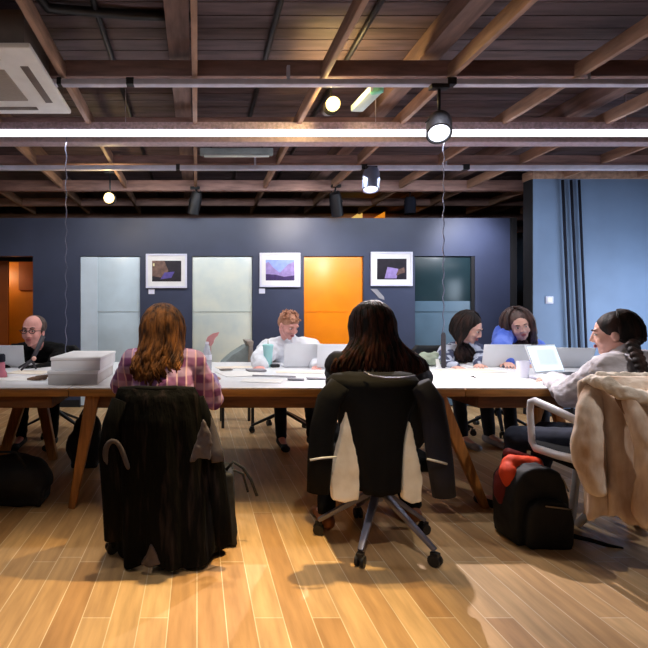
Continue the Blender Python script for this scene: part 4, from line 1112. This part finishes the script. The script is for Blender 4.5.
MB().tube([(bx0 - .09, 2.47, .37), (bx0 - .02, 2.462, .385), (bx0 + .06, 2.462, .38), (bx0 + .10, 2.458, .34), (bx0 + .125, 2.455, .28)], .004, 6).build('piping', M['piping'], t, smooth=True)
MB().tube([(bx0 - .03, 2.400, .225), (bx0 + .04, 2.396, .218), (bx0 + .10, 2.402, .208)], .004, 6).build('zip', M['piping'], t, smooth=True)
MB().tube([P(573, 536, 2.48), P(590, 540, 2.46), P(607, 545, 2.45), P(623, 549, 2.43)], [.012, .011, .01, .009], 8, flat=.5).build('strap', M['bag_black'], t, smooth=True)
# dark bags under left table
q = MB(); c = V((P(10, 0, 3.0).x, 3.05, 0))
q.ball(c + V((0, 0, .15)), (.26, .15, .15)); q.ball(c + V((-.12, 0, .14)), (.2, .14, .14)); q.box(c + V((0, 0, .06)), (.42, .22, .11))
t = thing('duffel_bag', 'black duffel bag on the floor under the left table', 'bag', c)
organic(q, 'bag_body', M['bag_black'], t, .01, 8, (.02, .1))
MB().tube([c + V((-.12, -.1, .24)), c + V((-.07, -.1, .34)), c + V((.06, -.1, .34)), c + V((.12, -.1, .24))], .009, 8).build('handle', M['bag_black'], t, smooth=True)
q = MB(); c = V((P(84, 0, 3.7).x, 3.75, 0))
q.ball(c + V((0, 0, .16)), (.15, .12, .16)); q.ball(c + V((.02, 0, .3)), (.11, .09, .12)); q.box(c + V((0, 0, .05)), (.2, .16, .09))
t = thing('rucksack', 'black rucksack standing behind the splayed leg of the central table', 'bag', c)
organic(q, 'bag_body', M['bag_black'], t, .01, 8, (.02, .1))
MB().tube([c + V((-.03, -.05, .4)), c + V((0, -.06, .46)), c + V((.05, -.05, .40))], .009, 8).build('handle', M['bag_black'], t, smooth=True)

# ============================================================ LIGHTS
def light(kind, name, loc, energy, color, to=None, size=.1, angle=60, blend=.5, sy=None):
    ld = bpy.data.lights.new(name, kind); ld.energy = energy; ld.color = color
    if kind == 'AREA':
        ld.shape = 'RECTANGLE' if sy else 'SQUARE'; ld.size = size
        if sy: ld.size_y = sy
    else: ld.shadow_soft_size = size
    if kind == 'SPOT': ld.spot_size = math.radians(angle); ld.spot_blend = blend
    o = bpy.data.objects.new(name, ld); COL.objects.link(o); o.location = loc
    if to is not None: o.rotation_euler = (V(to) - V(loc)).to_track_quat('-Z', 'Y').to_euler()
    return o
WARM = (1.0, .66, .28); NEUT = (1.0, .93, .86); COOL = (.62, .76, 1.0); WHITE = (.95, .96, 1.0)
light('SPOT', 'warm_floor_spot', (.86, 2.36, 2.70), 330, (1.0, .70, .30), (.14, 2.0, 0), .035, 48, .8)
light('SPOT', 'neutral_floor_spot', (-.25, 2.45, 2.70), 130, (1, .82, .58), (-.45, 1.7, 0), .04, 60, .8)
light('SPOT', 'front_neutral_spot', (-.1, 1.1, 2.72), 50, (1, .86, .66), (-.1, 1.5, 0), .05, 52, .9)
light('SPOT', 'right_floor_spot', (1.75, 4.3, 2.52), 330, (1, .9, .92), (1.55, 1.8, 0), .02, 62, .5)
light('SPOT', 'left_floor_spot', (-1.5, 2.85, 2.70), 80, (1, .80, .58), (-1.3, 1.9, 0), .05, 70, .7)
light('SPOT', 'front_coat_spot', (.4, .3, 2.7), 110, (1, .92, .82), (.55, 1.98, .3), .05, 30, .6)
light('SPOT', 'beige_coat_spot', (2.5, .7, 2.7), 90, (1, .93, .88), (2.1, 2.15, .55), .04, 34, .6)
light('POINT', 'niche_lamp', (P(-8, 0, 6.5).x, 6.52, 1.75), 7, (1, .82, .5), size=.05)
# ceiling lamps over the tables
light('AREA', 'linear_glow', (.7, YL - .03, zl - .02), 46, WHITE, (.7, YL - .03, 0), 9.0, sy=.08)
for x_, e_ in ((-1.25, 95), (.3, 66), (1.5, 52), (2.6, 56)):
    light('SPOT', 'table_spot', (x_, 2.9, 2.7), e_, WHITE, (x_ + .05, 3.75, .75), .04, 66, .6)
light('SPOT', 'added_left_table_spot', (-1.2, 1.3, 2.7), 100, WHITE, (-.95, 3.5, .86), .03, 21, .5)  # unseen narrow spot added to brighten the box fronts and lids
light('SPOT', 'hanging_spot', P(439, 145, 3.15), 40, WHITE, (1.6, 3.6, .7), .05, 90, .7)
light('SPOT', 'silver_spot', P(371, 195, 4.95), 60, WHITE, (2.0, 6.0, .9), .05, 100, .7)
light('POINT', 'bulb_glow', P(333, 98, 3.50), 16, (1, .70, .28), size=.05)
light('POINT', 'bulb_glow_far', P(109, 198, 5.28), 8, (1, .72, .32), size=.05)
light('SPOT', 'wall_spot', (1.3, 5.2, 2.62), 90, (1, .88, .74), (1.3, 6.17, 2.25), .25, 66, 1)
light('SPOT', 'wall_spot', (3.5, 5.3, 2.62), 150, (.88, .9, 1), (3.5, 6.17, 1.9), .15, 76, 1)
# soft unseen area light added to brighten the back wall
light('AREA', 'wall_wash', (1.0, 5.0, 2.62), 46, (.9, .95, 1.0), (1.0, 6.3, .7), 5.0, sy=.12)
# bluish daylight on the blue wall, from an added unseen area light
light('AREA', 'blue_wall_daylight', (5.2, 4.3, 1.15), 42, (.72, .84, 1.0), (4.1, 5.6, .7), 1.4, sy=1.2)
light('AREA', 'unseen_ceiling_fill', (-.9, -.2, 2.3), 9, (1, .94, .9), (-.9, 3.2, 2.8), 3.0, sy=.6)  # unseen area fill added to brighten the front of the ceiling

w = bpy.data.worlds.new('room_air'); SC.world = w; w.use_nodes = True
w.node_tree.nodes['Background'].inputs[0].default_value = (.5, .6, .9, 1)
w.node_tree.nodes['Background'].inputs[1].default_value = .006

# ============================================================ CAMERA
cam = bpy.data.cameras.new('camera'); co = bpy.data.objects.new('camera', cam); COL.objects.link(co)
co.location = (0, 0, CH); co.rotation_euler = (PI / 2, 0, 0)
cam.sensor_width = 36; cam.lens = 36 * F / 648
cam.shift_x = (324 - VX) / 648; cam.shift_y = -(324 - HY) / 648
cam.clip_start = .05
SC.camera = co
SC.view_settings.view_transform = 'Standard'; SC.view_settings.look = 'None'
SC.view_settings.gamma = 1; SC.view_settings.use_curve_mapping = False
SC.view_settings.exposure = 0.0
